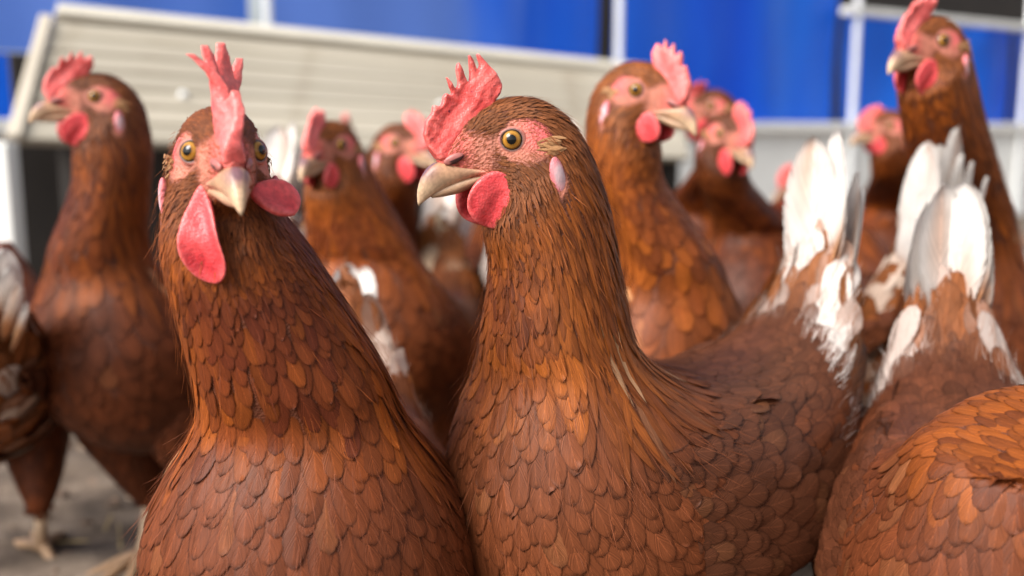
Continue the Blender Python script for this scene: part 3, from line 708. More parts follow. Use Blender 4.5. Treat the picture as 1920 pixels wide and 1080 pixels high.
# ------------------------------------------------------------------ one hen
HEN_LOG = []
def build_hen(spec):
    g = np.random.default_rng(spec['seed']*17+3)
    near = spec.get('near', False)
    sc = spec.get('scale', 1.0)
    root = empty('hen', (spec['pos'][0], spec['pos'][1], 0), math.radians(spec['yaw'])); root.scale = (sc,)*3
    tag(root, spec['label'], 'hen', 'flock of brown hens')
    RW = Matrix.Translation((spec['pos'][0], spec['pos'][1], 0))@Matrix.Rotation(math.radians(spec['yaw']), 4, 'Z')@Matrix.Scale(sc, 4)
    # head pose: world position of the point between the eyes, world yaw, pitch (up positive), roll
    if 'eye' in spec:
        hw = unproject(*spec['eye'])
        y_, p_, r_ = (math.radians(a) for a in spec['head'])
        HW = Matrix.Translation(hw)@Matrix.Rotation(y_, 4, 'Z')@Matrix.Rotation(-p_, 4, 'Y')@Matrix.Rotation(r_, 4, 'X')@Matrix.Scale(sc, 4)
        HM = RW.inverted()@HW
    else:
        HM = Matrix.Translation((spec.get('hx', 0.1), spec.get('hy', 0), spec.get('hz', 0.42)))@Matrix.Rotation(math.radians(spec.get('hyaw', 0)), 4, 'Z')
    Minv = HM.inverted()
    BM = Matrix.Translation((0.06, 0, 0.20+spec.get('dz', 0.0)))@Matrix.Rotation(math.radians(-spec.get('upright', 0)), 4, 'Y')@Matrix.Translation((-0.06, 0, -0.20))
    surf = hen_surf(HM, spec.get('puff', 1.0), BM=BM, nexp=spec.get('neck', 1.25), m0k=spec.get('nape', 0.9))
    # ---- continuous body: trunk, neck, head and thighs in one skin
    base = surf_mesh_parts([surf, THIGHS[1], THIGHS[-1]])
    body = remeshed(base, (2.0 if near else 3.6)*mm); body.name = 'body'
    V = verts_np(body).astype(float); h = head_local(V, Minv)
    nearhead = (np.linalg.norm(h-np.array([0, 0, -5]), axis=1) < 58)
    b = bare_face(h)*nearhead
    c = np.ones((len(V), 4)); tint = np.array(spec.get('tint', (1, 1, 1)))
    under = SR(96, 52, 32)*tint
    red = smoothstep(5, -13, h[:, 0])*smoothstep(-9, 0, h[:, 2])
    skin = SR(186, 116, 96)[None]*(1-red[:, None])+SR(212, 100, 98)[None]*red[:, None]
    lw = (smoothstep(16, 26, h[:, 0])*0.8)[:, None]; skin = skin*(1-lw)+SR(206, 92, 86)*lw
    c[:, :3] = under*(1-b[:, None])+skin*b[:, None]
    set_attr(body, 'fcol', c)
    new_obj('body', body, root, M_BODY)
    # ---- plumage on the trunk, neck and head
    t, ph = SAMPLES[spec.get('set', 'far')]
    t = t+g.normal(0, 0.01, len(t))
    P = surf.ev(t, ph)
    HACK_K[0] = spec.get('hack', 1.0); L, Wd, rnd, r, hk = region(t, ph); HACK_K[0] = 1.0
    kf = 1.0 if near else 1.4
    wv = wrap(ph)
    L = L*g.uniform(0.88, 1.15, len(t)); Wd = Wd*g.uniform(0.9, 1.12, len(t))*kf
    if not near: L = L*1.15
    rumpk = smoothstep(18, 20.5, t)*(1-0.7*smoothstep(21.5, 23, t))
    lift = L*(0.016+0.028*g.random(len(t)))+0.0004+rumpk*L*0.17*g.random(len(t))
    lift = np.where(t < 7, L*(0.10+0.10*g.random(len(t))), lift)
    stick = g.random(len(t)) < 0.05; lift = np.where(stick, lift*1.7, lift)
    skew = g.normal(0, 0.11, len(t))*(1+rumpk)
    col, alpha = hen_colour(t, ph, g, P, dict(spec, wk=0.75))
    big = t > 8.3
    bag = Bag()
    ns_, nq_ = (7, 5) if near else (5, 3)
    Vb, Fb, Ub, Cb = feather_arrays(surf, t[big], ph[big], L[big], Wd[big], lift[big], rnd[big], skew[big], col[big], alpha[big], g, ns_, nq_)
    sm = ~big
    if sm.any(): bag.add(*feather_arrays(surf, t[sm], ph[sm], L[sm], Wd[sm], lift[sm], rnd[sm], skew[sm], col[sm], alpha[sm], g, 4, 3))
    single = np.zeros(len(Vb), bool)
    if near:
        ctr = Vb.mean(1); A4 = np.array(RW); cw = ctr@A4[:3, :3].T+A4[:3, 3]
        px, py, f = project(cw)
        mid = Vb.shape[1]//2
        e1 = Vb[:, mid+1]-Vb[:, mid-1]; e2 = Vb[:, mid+nq_]-Vb[:, mid-nq_]; nn = np.cross(e1, e2)@A4[:3, :3].T
        vd = cw-np.array([0, 0, CAM_H]); area = np.abs((nn*vd).sum(1))/np.linalg.norm(vd, axis=1)/f**2
        nrm = surf.ev(t[big], ph[big], 'N')@A4[:3, :3].T
        facing = -(nrm*vd).sum(1)/np.linalg.norm(vd, axis=1)/sc
        ok = (facing > 0.15) & (px > spec.get('x0', 10)) & (px < spec.get('x1', 1910)) & (py > spec.get('y0', 380)) & (py < 1072) & (wrap(ph[big]) > spec.get('w0', 0.0))
        area = np.where(ok, area, 0); order = np.argsort(-area)[:300]
        single[order[area[order] > 0]] = True
        for k in np.nonzero(single)[0]:
            o0 = Vb[k, nq_//2].copy()
            fm = mesh_np('feather', Vb[k]-o0, Fb, True, {'fuv': Ub[k], 'fcol': Cb[k]})
            fo = new_obj('feather', fm, root, M_FEATHER); fo.location = o0
    bag.add(Vb[~single], Fb, Ub[~single], Cb[~single])
    # thighs
    for s in (-1, 1):
        tt, tp = TSAMP[s]; n = len(tt); ts = THIGHS[s]
        colt = np.clip((BR_BREAST*1.05*(0.75+0.5*g.random((n, 1))))*tint, 0, 1)
        bag.add(*feather_arrays(ts, tt, tp, lerp_tab(tt, [(0, 24), (5, 12)])*mm, lerp_tab(tt, [(0, 13), (5, 6)])*mm, np.full(n, 0.002), np.full(n, 0.8), g.normal(0, 0.12, n), colt, np.full(n, 0.8), g, 5, 3))
    # fine bristles thinning out over the bare face
    nb = 7000 if near else 500
    tb_ = g.uniform(0.8, 7.6, nb); pb_ = g.uniform(0, 2*np.pi, nb); Pb = surf.ev(tb_, pb_); hb = head_local(Pb, Minv); bb = bare_face(hb)
    eyed = np.hypot(hb[:, 0]-1, hb[:, 2]); kp_ = (bb > 0.03) & (g.random(nb) < np.clip(1.15-bb*0.75, 0, 1)) & (eyed > 7.2) & (wrap(pb_) > 0.25)
    tb_, pb_, Pb, bb = tb_[kp_], pb_[kp_], Pb[kp_], bb[kp_]; nb = len(tb_)
    Nb = surf.ev(tb_, pb_, 'N'); Tb = surf.ev(tb_, pb_, 'dt'); Tb /= np.linalg.norm(Tb, axis=1, keepdims=True)+1e-9
    cb = (BR_HEAD*1.0*(0.6+0.7*g.random((nb, 1)))+SR(150, 70, 50)*0.35*bb[:, None])*tint
    bag.add(*vanes(Pb, Tb+0.14*Nb+g.normal(0, 0.14, (nb, 3)), Nb, g.uniform(2.2, 4.2, nb)*mm*(1.15-0.5*bb), g.uniform(0.4, 0.8, nb)*mm*(1 if near else 2), g.uniform(0, 0.15, nb), np.full(nb, 0.0), cb, np.full(nb, 0.2), g, 3, 3))
    # ear tufts
    for s in (-1, 1):
        n = 60 if near else 26
        a = g.random(n); R3 = np.array(HM.to_3x3()); p3 = np.array(HM.translation)
        rt = np.stack([-9-7*a+g.normal(0, 1.2, n), s*(19.6+2.4*a+g.normal(0, 0.6, n)), -1-8*g.random(n)+3*a], 1)*mm
        dr = np.stack([-1+0*a, s*(0.14+0.22*g.random(n)), 0.45-0.75*g.random(n)], 1); nr = np.stack([0*a, s+0*a, 0.2+0*a], 1)
        cc = SR(190, 142, 98)*(0.7+0.4*g.random((n, 1)))
        bag.add(*vanes(rt@R3.T+p3, dr@R3.T, nr@R3.T, g.uniform(4, 8, n)*mm, g.uniform(1.3, 2.6, n)*mm, g.uniform(0.0, 0.2, n), np.full(n, 0.5), cc, np.full(n, 0.4), g, 4, 3))
    # downy fluff round the vent and the saddle
    nf = 9000 if near else 500
    tf = g.uniform(17.8, 22.2, nf); pf = g.uniform(0, 2*np.pi, nf); Pf = surf.ev(tf, pf); Nf = surf.ev(tf, pf, 'N'); Tf = surf.ev(tf, pf, 'dt'); Tf /= np.linalg.norm(Tf, axis=1, keepdims=True)+1e-9
    cf, af = hen_colour(tf, pf, g, Pf, spec)
    rj = g.normal(0, 0.20, (nf, 3))
    bag.add(*vanes(Pf, Tf+0.16*Nf+rj, Nf, g.uniform(10, 22, nf)*mm, g.uniform(0.18, 0.42, nf)*mm*(1 if near else 4), g.uniform(-0.08, 0.12, nf), np.full(nf, 0.1), cf*1.1, af*0.3, g, 5, 3))
    # fine loose barbs that break up the outline of neck and breast
    if near and spec.get('wisps', True):
        nf = 1700; tf = g.uniform(5.5, 14.5, nf); pf = g.uniform(0, 2*np.pi, nf); Pf = surf.ev(tf, pf); Nf = surf.ev(tf, pf, 'N'); Tf = surf.ev(tf, pf, 'dt'); Tf /= np.linalg.norm(Tf, axis=1, keepdims=True)+1e-9
        cf, af = hen_colour(tf, pf, g, Pf, spec); cf = cf*1.25
        lf = lerp_tab(tf, [(5, 4), (8, 9), (13, 16)])*mm*g.uniform(0.7, 1.3, nf)
        bag.add(*vanes(Pf+Nf*0.0012+Nf*(lf*0.08)[:, None], Tf+0.13*Nf+g.normal(0, 0.12, (nf, 3)), Nf, lf, g.uniform(0.22, 0.5, nf)*mm, g.uniform(-0.08, 0.12, nf), np.full(nf, 0.0), cf, af*0.2, g, 4, 3))
    pl = new_obj('plumage', bag.mesh('plumage'), root, M_FEATHER); pl['kind'] = 'stuff'
    # ---- folded wings
    for s in (-1, 1):
        ws = WINGS[s]; wt, wp = WSAMP[s]; n = len(wt)
        Lw = lerp_tab(wt, [(0, 15), (2, 24), (5, 42), (8, 44)])*mm*g.uniform(0.9, 1.15, n); Ww = lerp_tab(wt, [(0, 10), (2, 14), (5, 18), (8, 16)])*mm
        cw_ = BR_WING*(0.82+0.34*g.random((n, 1))); pale = g.random((n, 1)) < 0.05
        cw_ = np.where(pale, cw_*0.75+BR_PALE*0.18, cw_)*tint
        wb = Bag()
        wb.add(*feather_arrays(ws, wt, wp, Lw, Ww, Lw*(0.02+0.05*g.random(n))+0.0006, np.full(n, 0.95), g.normal(0, 0.20, n), cw_, np.full(n, 1.0), g, 6, 5 if near else 3))
        sv, sf, c0, c1 = ws.mesh_arrays()
        wb.V.append(sv); wb.F.append(sf+wb.n); wb.n += len(sv)
        wb.U.append(np.tile(np.array([[0.3, 0.5, 0.5, 1]]), (len(sv), 1))); wb.C.append(np.tile(np.append(SR(90, 50, 34)*tint, 0.0), (len(sv), 1)))
        wo = new_obj('wing', wb.mesh('wing'), root, M_FEATHER); wo.matrix_basis = BM
        nfl = 7
        ft = np.linspace(3.2, 5.4, nfl); fp = np.linspace(2.15, 1.45, nfl)
        fcol = np.stack([BR_WING*(0.9+0.3*g.random())*tint for _ in range(nfl)])
        Vw, Fw, Uw, Cw = feather_arrays(ws, ft, fp, np.linspace(78, 88, nfl)*mm, np.full(nfl, 17)*mm, np.linspace(2.5, 4.5, nfl)*mm, np.full(nfl, 0.8), np.linspace(0.05, -0.05, nfl), fcol, np.full(nfl, 1.0), g, 9, 5)
        for k in range(nfl):
            new_obj('flight_feather', mesh_np('flight_feather', Vw[k], Fw, True, {'fuv': Uw[k], 'fcol': Cw[k]}), wo, M_FEATHER)
    # ---- tail: two slanting sides that meet in a ridge
    te = math.radians(spec.get('tail', 68)); tl = spec.get('tail_len', 0.125); twh = spec.get('tail_white', 0.8)
    tsp = spec.get('tail_spread', 1.0); ty = spec.get('tail_yaw', 0.0)
    np_ = 5
    for s in (-1, 1):
        for k in range(np_):
            u = k/(np_-1)
            el = te-u*0.34*tsp+g.normal(0, 0.03)
            lat = s*(0.02+0.17*u*tsp)+g.normal(0, 0.02)+ty
            d = np.array([[-math.cos(el), lat, math.sin(el)]])
            rt = np.array([[-0.168-0.008*u, s*(0.005+0.012*u), 0.326-0.022*u]])
            nr = np.array([[-0.85, s*(0.35+0.65*u), 0.30]])
            ns2, nq2 = 12, 7
            nr = nr+g.normal(0, 0.06, (1, 3))
            ln = tl*(1-0.13*u**2)*g.uniform(0.90, 1.05); wd = (0.037-0.005*u)*(0.9+0.2*g.random())
            sv = 1-(1-np.linspace(0, 1, ns2))**1.5; qv = np.linspace(-1, 1, nq2)
            w0_ = g.uniform(0.25, 0.6)-0.42*twh; wmix = smoothstep(w0_, w0_+0.3, sv[:, None]+0.12*np.cos(qv[None]*2.5+g.random()*2))
            streak = (0.6*np.exp(-((qv[None]-g.normal(0.3, 0.45))/0.40)**2)*(0.5+0.5*np.sin(sv[:, None]*4+g.random()*6)))*(g.random() < 0.75)
            wmix = np.clip(wmix*(1-streak), 0, 1)[..., None]
            tcl = (np.array(WHITE)*g.uniform(0.82, 1.06)*wmix+SR(*spec.get('tail_base', (184, 130, 88)))*tint*(1-wmix)).reshape(1, ns2*nq2, 3)
            Vt, Ft, Ut, Ct = vanes(rt, d, nr, np.array([ln]), np.array([wd]), np.array([0.03+0.05*u]), np.array([0.75]), tcl, np.array([0.5]), g, ns2, nq2, 0.10)
            o0 = Vt[0, nq2//2].copy()
            fo = new_obj('tail_feather', mesh_np('tail_feather', Vt[0]-o0, Ft, True, {'fuv': Ut[0], 'fcol': Ct[0]}), root, M_FEATHER); fo.matrix_basis = BM@Matrix.Translation(o0)
    # ---- head furniture
    def hp(name, me, mat, M=Matrix(), parent=root):
        o = new_obj(name, me, parent, mat); o.matrix_basis = HM@M if parent is root else M; return o
    cme, cmat = COMBS[spec.get('comb', 'G')]
    cs = spec.get('comb_scale', (1, 1, 1)); piv = Vector((18, 0, 4))*mm
    hp('comb', cme, cmat, Matrix.Translation(piv)@Matrix.Diagonal((*cs, 1))@Matrix.Rotation(math.radians(spec.get('comb_roll', 0)), 4, 'X')@Matrix.Translation(-piv))
    hp('upper_beak', ME_UPBEAK, M_BEAK); hp('lower_beak', ME_LOBEAK, M_BEAK)
    wk = spec.get('wattle', ('round', 'round')); wr = spec.get('wattle_roll', (-8, 8)); wsz = spec.get('wattle_scale', (1.1, 1.1)); wy = spec.get('wattle_yaw', (-13, 13))
    for i, s in enumerate((1, -1)):          # hen's left side first
        hp('nostril', ME_NOSTRIL, M_BEAK, Matrix.Translation(Vector((28.5, s*6.6, -8.8))*mm)@Matrix.Rotation(math.radians(-18*s), 4, 'Z')@Matrix.Rotation(math.radians(24), 4, 'Y'))
        eM = Matrix.Translation(Vector((1.0+spec.get('eye_x', 0), s*12.3, 0))*mm)@Matrix.Rotation(math.radians(-spec.get('eye_fwd', 24)*s), 4, 'Z')@Matrix.Rotation(math.radians(3*s), 4, 'X')
        if s < 0: eM = eM@Matrix.Rotation(math.pi, 4, 'Z')
        eM = eM@Matrix.Scale(spec.get('eye_scale', 0.95), 4)
        eo = hp('eye', ME_EYE, M_EYE_ORANGE if spec.get('eye_col') == 'orange' else M_EYE_AMBER, eM)
        new_obj('eyelid', ME_LID, eo, M_LOBE).location = (0, 3.1*mm, 0)
        hp('earlobe', ME_LOBE, M_LOBE, Matrix.Translation(Vector((-18.0, s*23.8, -18))*mm)@Matrix.Rotation(math.radians(14*s), 4, 'Z')@Matrix.Rotation(math.radians(14), 4, 'Y'))
        hp('wattle', WATTLES[wk[i]], M_WATTLE, Matrix.Translation(Vector((10.5 if wk[i] != 'round' else 7.0, s*(11.5 if wk[i] != 'round' else 13.0), -17.0))*mm)@Matrix.Rotation(math.radians(wr[i]), 4, 'X')@Matrix.Rotation(math.radians(wy[i]), 4, 'Z')@Matrix.Scale(wsz[i], 4)@(Matrix.Diagonal((1, s, 1, 1))))
    for s in (-1, 1): new_obj('leg', LEGS[s], root, M_LEG)
    # report key points
    kp = {}
    HWm = RW@HM
    for nm, p in (('eyemid', (0, 0, 0)), ('beak', (44, 0, -30)), ('comb', (16, 0, 40)), ('crown', (-6, 0, 20))):
        q = HWm@(Vector(p)*mm); a = project(np.array(q)); kp[nm] = (round(float(a[0])), round(float(a[1])))
    for nm, p in (('breast', (0.13, 0, 0.24)), ('back', (-0.05, 0, 0.29)), ('tailroot', (-0.185, 0, 0.335)), ('tailtip', (-0.160-math.cos(te)*tl, 0, 0.318+math.sin(te)*tl)), ('footL', (0, 0.043, 0)), ('footR', (0, -0.043, 0))):
        q = RW@(BM@Vector(p)); a = project(np.array(q)); kp[nm] = (round(float(a[0])), round(float(a[1])))
    print('HEN', spec['id'], kp)
    return root

# ------------------------------------------------------------------ ground
def ground():
    n = 240
    xs = np.concatenate([np.linspace(-60, -3, 24), np.linspace(-2.9, 2.9, n), np.linspace(3, 60, 24)])
    ys = np.concatenate([np.linspace(-40, 0.1, 16), np.linspace(0.2, 4.2, n), np.linspace(4.4, 90, 30)])
    X, Y = np.meshgrid(xs, ys, indexing='ij')
    g = np.random.default_rng(3); Z = np.zeros_like(X)
    for k in range(26):
        f = 6*1.18**k; a = g.uniform(0, 6.28); Z += (0.028/f**0.75)*np.sin(f*(X*math.cos(a)+Y*math.sin(a))+g.uniform(0, 6.28))
    fade = smoothstep(3.2, 2.0, np.abs(X))*smoothstep(4.4, 3.4, Y)*smoothstep(0.0, 0.3, Y)
    Z = Z*fade*0.9-0.004
    nx, ny = X.shape
    V = np.stack([X, Y, Z], -1).reshape(-1, 3)
    i = np.arange(nx-1)[:, None]*ny; j = np.arange(ny-1)[None]
    F = np.stack([i+j, i+ny+j, i+ny+j+1, i+j+1], -1).reshape(-1, 4)
    me = mesh_np('ground', V, F)
    m, n_, l, b = mat_new('trodden_soil')
    tc = n_.new('ShaderNodeTexCoord')
    a = n_.new('ShaderNodeTexNoise'); a.inputs['Scale'].default_value = 16; a.inputs['Detail'].default_value = 9; a.inputs['Roughness'].default_value = 0.65
    l.new(tc.outputs['Object'], a.inputs['Vector'])
    r = ramp(n_, [(0.30, (0.05, 0.034, 0.023)), (0.5, (0.115, 0.082, 0.058)), (0.72, (0.23, 0.175, 0.13))]); l.new(a.outputs[0], r.inputs[0]); l.new(r.outputs[0], b.inputs['Base Color'])
    b.inputs['Roughness'].default_value = 0.95
    bp = n_.new('ShaderNodeBump'); bp.inputs['Strength'].default_value = 0.8; bp.inputs['Distance'].default_value = 0.01
    l.new(a.outputs[0], bp.inputs['Height']); l.new(bp.outputs[0], b.inputs['Normal'])
    tag(new_obj('ground', me, None, m), kind='structure')
    # litter: clods, wood chips and straw lying on the soil
    Vs, Fs, Cs = [], [], []; base = 0
    cube = np.array([[-1, -1, -1], [1, -1, -1], [1, 1, -1], [-1, 1, -1], [-.8, -.7, 1], [.7, -.8, 1], [.8, .8, 1], [-.7, .7, 1]])*0.5
    cf = np.array([[0, 3, 2, 1], [4, 5, 6, 7], [0, 1, 5, 4], [1, 2, 6, 5], [2, 3, 7, 6], [3, 0, 4, 7]])
    for k in range(5200):
        x, y = g.uniform(-1.3, 1.3), g.uniform(0.45, 3.0); kind = g.random()
        if kind < 0.55: s = np.array([g.uniform(.004, .018), g.uniform(.004, .014), g.uniform(.003, .010)]); c = SR(120, 98, 82)*g.uniform(.4, 1.3)
        elif kind < 0.85: s = np.array([g.uniform(.012, .035), g.uniform(.004, .010), g.uniform(.001, .003)]); c = SR(176, 150, 124)*g.uniform(.5, 1.2)
        else: s = np.array([g.uniform(.04, .09), .0018, .0016]); c = SR(204, 176, 122)*g.uniform(.6, 1.1)
        M3 = np.array(Matrix.Rotation(g.uniform(0, 6.28), 3, 'Z')@Matrix.Rotation(g.normal(0, .2), 3, 'X'))
        Vs.append((cube*s)@M3.T+np.array([x, y, s[2]*0.4+0.002])); Fs.append(cf+base); base += 8; Cs.append(np.tile(np.append(c, 1), (8, 1)))
    lo = new_obj('litter', mesh_np('litter', np.concatenate(Vs), np.concatenate(Fs), False, {'fcol': np.concatenate(Cs)}), None, attr_material('litter', 0.9, 300, 0.3))
    tag(lo, 'scattered clods, wood chips and straw on the trodden soil', 'litter', kind='stuff')
ground()

# ------------------------------------------------------------------ the poultry house wall: posts, white base panels, blue tarpaulin
def paint_mat(name, c, rough=0.55, dirt=0.25, scale=6):
    m, n, l, b = mat_new(name); tc = n.new('ShaderNodeTexCoord')
    a = n.new('ShaderNodeTexNoise'); a.inputs['Scale'].default_value = scale; a.inputs['Detail'].default_value = 7
    l.new(tc.outputs['Object'], a.inputs['Vector'])
    r = ramp(n, [(0.3, tuple(v*(1-dirt) for v in c)), (0.65, c)]); l.new(a.outputs[0], r.inputs[0]); l.new(r.outputs[0], b.inputs['Base Color'])
    b.inputs['Roughness'].default_value = rough
    return m
M_WHITE = paint_mat('white_paint', (0.84, 0.84, 0.80), 0.5, 0.10)
M_POST = paint_mat('galvanised_post', (0.84, 0.86, 0.86), 0.4, 0.08)
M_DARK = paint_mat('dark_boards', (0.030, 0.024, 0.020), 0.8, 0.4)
def tarp_material():
    m, n, l, b = mat_new('blue_tarpaulin'); tc = n.new('ShaderNodeTexCoord')
    a = n.new('ShaderNodeTexNoise'); a.inputs['Scale'].default_value = 1.6; a.inputs['Detail'].default_value = 3
    mp = n.new('ShaderNodeMapping'); mp.inputs['Scale'].default_value = (1, 1, 0.35); l.new(tc.outputs['Object'], mp.inputs[0]); l.new(mp.outputs[0], a.inputs['Vector'])
    r = ramp(n, [(0.36, (0.002, 0.085, 0.74)), (0.62, (0.012, 0.18, 0.92))]); l.new(a.outputs[0], r.inputs[0]); l.new(r.outputs[0], b.inputs['Base Color'])
    b.inputs['Roughness'].default_value = 0.33; b.inputs['Specular IOR Level'].default_value = 0.5
    w = n.new('ShaderNodeTexWave'); w.inputs['Scale'].default_value = 60; l.new(tc.outputs['Object'], w.inputs['Vector'])
    bp = n.new('ShaderNodeBump'); bp.inputs['Strength'].default_value = 0.15; bp.inputs['Distance'].default_value = 0.002; l.new(w.outputs[0], bp.inputs['Height']); l.new(bp.outputs[0], b.inputs['Normal'])
    tr = n.new('ShaderNodeBsdfTranslucent'); l.new(r.outputs[0], tr.inputs[0])
    mx = n.new('ShaderNodeMixShader'); mx.inputs[0].default_value = 0.35; l.new(b.outputs[0], mx.inputs[1]); l.new(tr.outputs[0], mx.inputs[2]); l.new(mx.outputs[0], n['Material Output'].inputs[0])
    return m
M_TARP = tarp_material()
def tarp_lit_material():
    m = M_TARP.copy(); m.name = 'painted_lit_tarpaulin'
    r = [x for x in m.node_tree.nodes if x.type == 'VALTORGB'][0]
    r.color_ramp.elements[0].color = (0.07, 0.20, 0.75, 1); r.color_ramp.elements[1].color = (0.16, 0.30, 0.86, 1)  # paler blue paints in light shining through and off the sheet
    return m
M_TARP2 = tarp_lit_material()
def tarp_part_lit():
    # transmitted and reflected light painted into the blue, left half of bay, streaky
    m = M_TARP.copy(); m.name = 'half_painted_lit_tarpaulin'; n, l = m.node_tree.nodes, m.node_tree.links
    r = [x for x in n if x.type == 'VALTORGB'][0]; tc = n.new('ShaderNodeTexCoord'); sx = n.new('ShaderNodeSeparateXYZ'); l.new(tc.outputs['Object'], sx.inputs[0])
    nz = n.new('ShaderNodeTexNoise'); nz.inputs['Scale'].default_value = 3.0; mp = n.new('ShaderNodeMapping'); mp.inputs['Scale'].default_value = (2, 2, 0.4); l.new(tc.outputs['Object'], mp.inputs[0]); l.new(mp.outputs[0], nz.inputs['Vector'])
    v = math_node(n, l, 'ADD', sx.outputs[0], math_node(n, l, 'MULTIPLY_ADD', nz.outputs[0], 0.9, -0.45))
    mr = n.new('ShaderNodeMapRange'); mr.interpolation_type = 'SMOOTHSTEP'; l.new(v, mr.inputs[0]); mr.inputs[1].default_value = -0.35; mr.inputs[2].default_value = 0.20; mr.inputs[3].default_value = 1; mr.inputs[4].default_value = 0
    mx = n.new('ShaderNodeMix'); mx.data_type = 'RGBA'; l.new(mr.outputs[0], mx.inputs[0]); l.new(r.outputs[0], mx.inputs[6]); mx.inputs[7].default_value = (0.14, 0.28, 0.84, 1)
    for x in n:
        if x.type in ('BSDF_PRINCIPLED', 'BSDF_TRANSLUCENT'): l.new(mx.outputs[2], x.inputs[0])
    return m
M_TARP3 = tarp_part_lit()
# wall line: posts at s = 0, 1, 2 ... seen at x = 515, 1155, 1588
Z0 = 2.9
def wall_pt(s): return Vector(((-0.238+0.367*s)*Z0, (1+0.237*s)*Z0, 0))
wdir = (wall_pt(1)-wall_pt(0)).normalized(); wang = math.atan2(wdir.y, wdir.x); wn_ = Vector((-wdir.y, wdir.x, 0))
def wall_box(name, s0, s1, z0, z1, thick, off, mat, parent=None, bevel=0.0):
    a, b = wall_pt(s0), wall_pt(s1); o = new_obj(name, box_mesh(name, (b-a).length, thick, z1-z0, bevel), parent, mat)
    c = (a+b)/2+wn_*off; o.location = (c.x, c.y, (z0+z1)/2); o.rotation_euler = (0, 0, wang); return o
PAN_Z = 0.440
house = empty('poultry_house', wall_pt(1)); tag(house, 'long poultry house wall of white base boards and blue sheeting behind the flock', 'building')
def hchild(o): 
    o.parent = house; o.matrix_parent_inverse = Matrix.Translation(-house.location); return o
for k in range(-2, 6):
    hchild(wall_box('base_panel', k+0.006, k+0.994, -0.02, PAN_Z-0.02, 0.03, 0.03, M_WHITE, None, 0.003))
for k in range(-2, 6):
    hchild(wall_box('post', k-0.0075, k+0.0075, 0, 1.9 if k < 2 else (1.05 if k == 2 else 1.5), 0.024, -0.002, M_POST, None, 0.004))
hchild(wall_box('sill_rail', -2, 5.4, PAN_Z-0.025, PAN_Z+0.012, 0.05, 0.01, M_WHITE, None, 0.004))
def tarp(s0, s1, z0, z1, mat, seed, amp=0.012):
    g = np.random.default_rng(seed); n, k = 90, 14
    S = np.linspace(s0, s1, n); Zs = np.linspace(z0, z1, k); V = []
    ph = g.uniform(0, 6.28, 4)
    for s in S:
        p = wall_pt(s)
        for z in Zs:
            u = (s-s0)/(s1-s0)
            off = 0.075+amp*(math.sin(u*26+ph[0])*0.5+math.sin(u*11+ph[1]+z*1.5)+0.5*math.sin(z*9+ph[2]+u*4))
            q = p+wn_*off; V.append((q.x, q.y, z))
    i = np.arange(n-1)[:, None]*k; j = np.arange(k-1)[None]
    F = np.stack([i+j, i+k+j, i+k+j+1, i+j+1], -1).reshape(-1, 4)
    return hchild(new_obj('blue_sheet', mesh_np('blue_sheet', V, F), None, mat))
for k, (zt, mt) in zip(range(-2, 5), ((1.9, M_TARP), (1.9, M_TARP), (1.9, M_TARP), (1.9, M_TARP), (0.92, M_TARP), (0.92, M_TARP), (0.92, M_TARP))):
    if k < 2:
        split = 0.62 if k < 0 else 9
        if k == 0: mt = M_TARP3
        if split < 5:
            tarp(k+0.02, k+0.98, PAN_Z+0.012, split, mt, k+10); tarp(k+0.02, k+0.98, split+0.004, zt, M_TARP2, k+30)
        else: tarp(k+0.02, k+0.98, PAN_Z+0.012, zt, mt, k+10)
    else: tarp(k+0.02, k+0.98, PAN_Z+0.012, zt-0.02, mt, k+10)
hchild(wall_box('top_rail', 1.95, 5.4, 0.895, 0.925, 0.05, 0.012, M_WHITE, None, 0.004))
# dark barn behind the low part of the wall
barn = empty('barn', wall_pt(4)+wn_*3.0); tag(barn, 'dark unlit barn front above the blue wall at the upper right', 'building')
for k in range(26):
    s = 1.0+k*0.26
    o = wall_box('board', s, s+0.255, 0, 4.2, 0.03, 3.0+0.006*(k % 2), M_DARK); o.parent = barn; o.matrix_parent_inverse = Matrix.Translation(-barn.location)

# ------------------------------------------------------------------ nest box with a sloping board lid
def wood_mat():
    m, n, l, b = mat_new('weathered_pale_wood'); tc = n.new('ShaderNodeTexCoord')
    mp = n.new('ShaderNodeMapping'); mp.inputs['Scale'].default_value = (2.0, 30, 30); l.new(tc.outputs['Object'], mp.inputs[0])
    a = n.new('ShaderNodeTexNoise'); a.inputs['Scale'].default_value = 1.4; a.inputs['Detail'].default_value = 6; l.new(mp.outputs[0], a.inputs['Vector'])
    r = ramp(n, [(0.3, (0.33, 0.29, 0.22)), (0.55, (0.43, 0.385, 0.305)), (0.75, (0.50, 0.455, 0.37))]); l.new(a.outputs[0], r.inputs[0])
    info = n.new('ShaderNodeObjectInfo'); mr = n.new('ShaderNodeMapRange'); l.new(info.outputs['Random'], mr.inputs[0]); mr.inputs[3].default_value = 0.85; mr.inputs[4].default_value = 1.1
    mul = n.new('ShaderNodeVectorMath'); mul.operation = 'SCALE'; l.new(r.outputs[0], mul.inputs[0]); l.new(mr.outputs[0], mul.inputs['Scale'])
    st = n.new('ShaderNodeTexNoise'); st.inputs['Scale'].default_value = 5; st.inputs['Detail'].default_value = 5; l.new(tc.outputs['Object'], st.inputs['Vector'])
    sr = ramp(n, [(0.30, (0.62, 0.55, 0.46)), (0.46, (1, 1, 1))]); l.new(st.outputs[0], sr.inputs[0])
    m2 = n.new('ShaderNodeVectorMath'); m2.operation = 'MULTIPLY'; l.new(mul.outputs[0], m2.inputs[0]); l.new(sr.outputs[0], m2.inputs[1])
    l.new(m2.outputs[0], b.inputs['Base Color']); b.inputs['Roughness'].default_value = 0.75
    return m
M_WOOD = wood_mat()
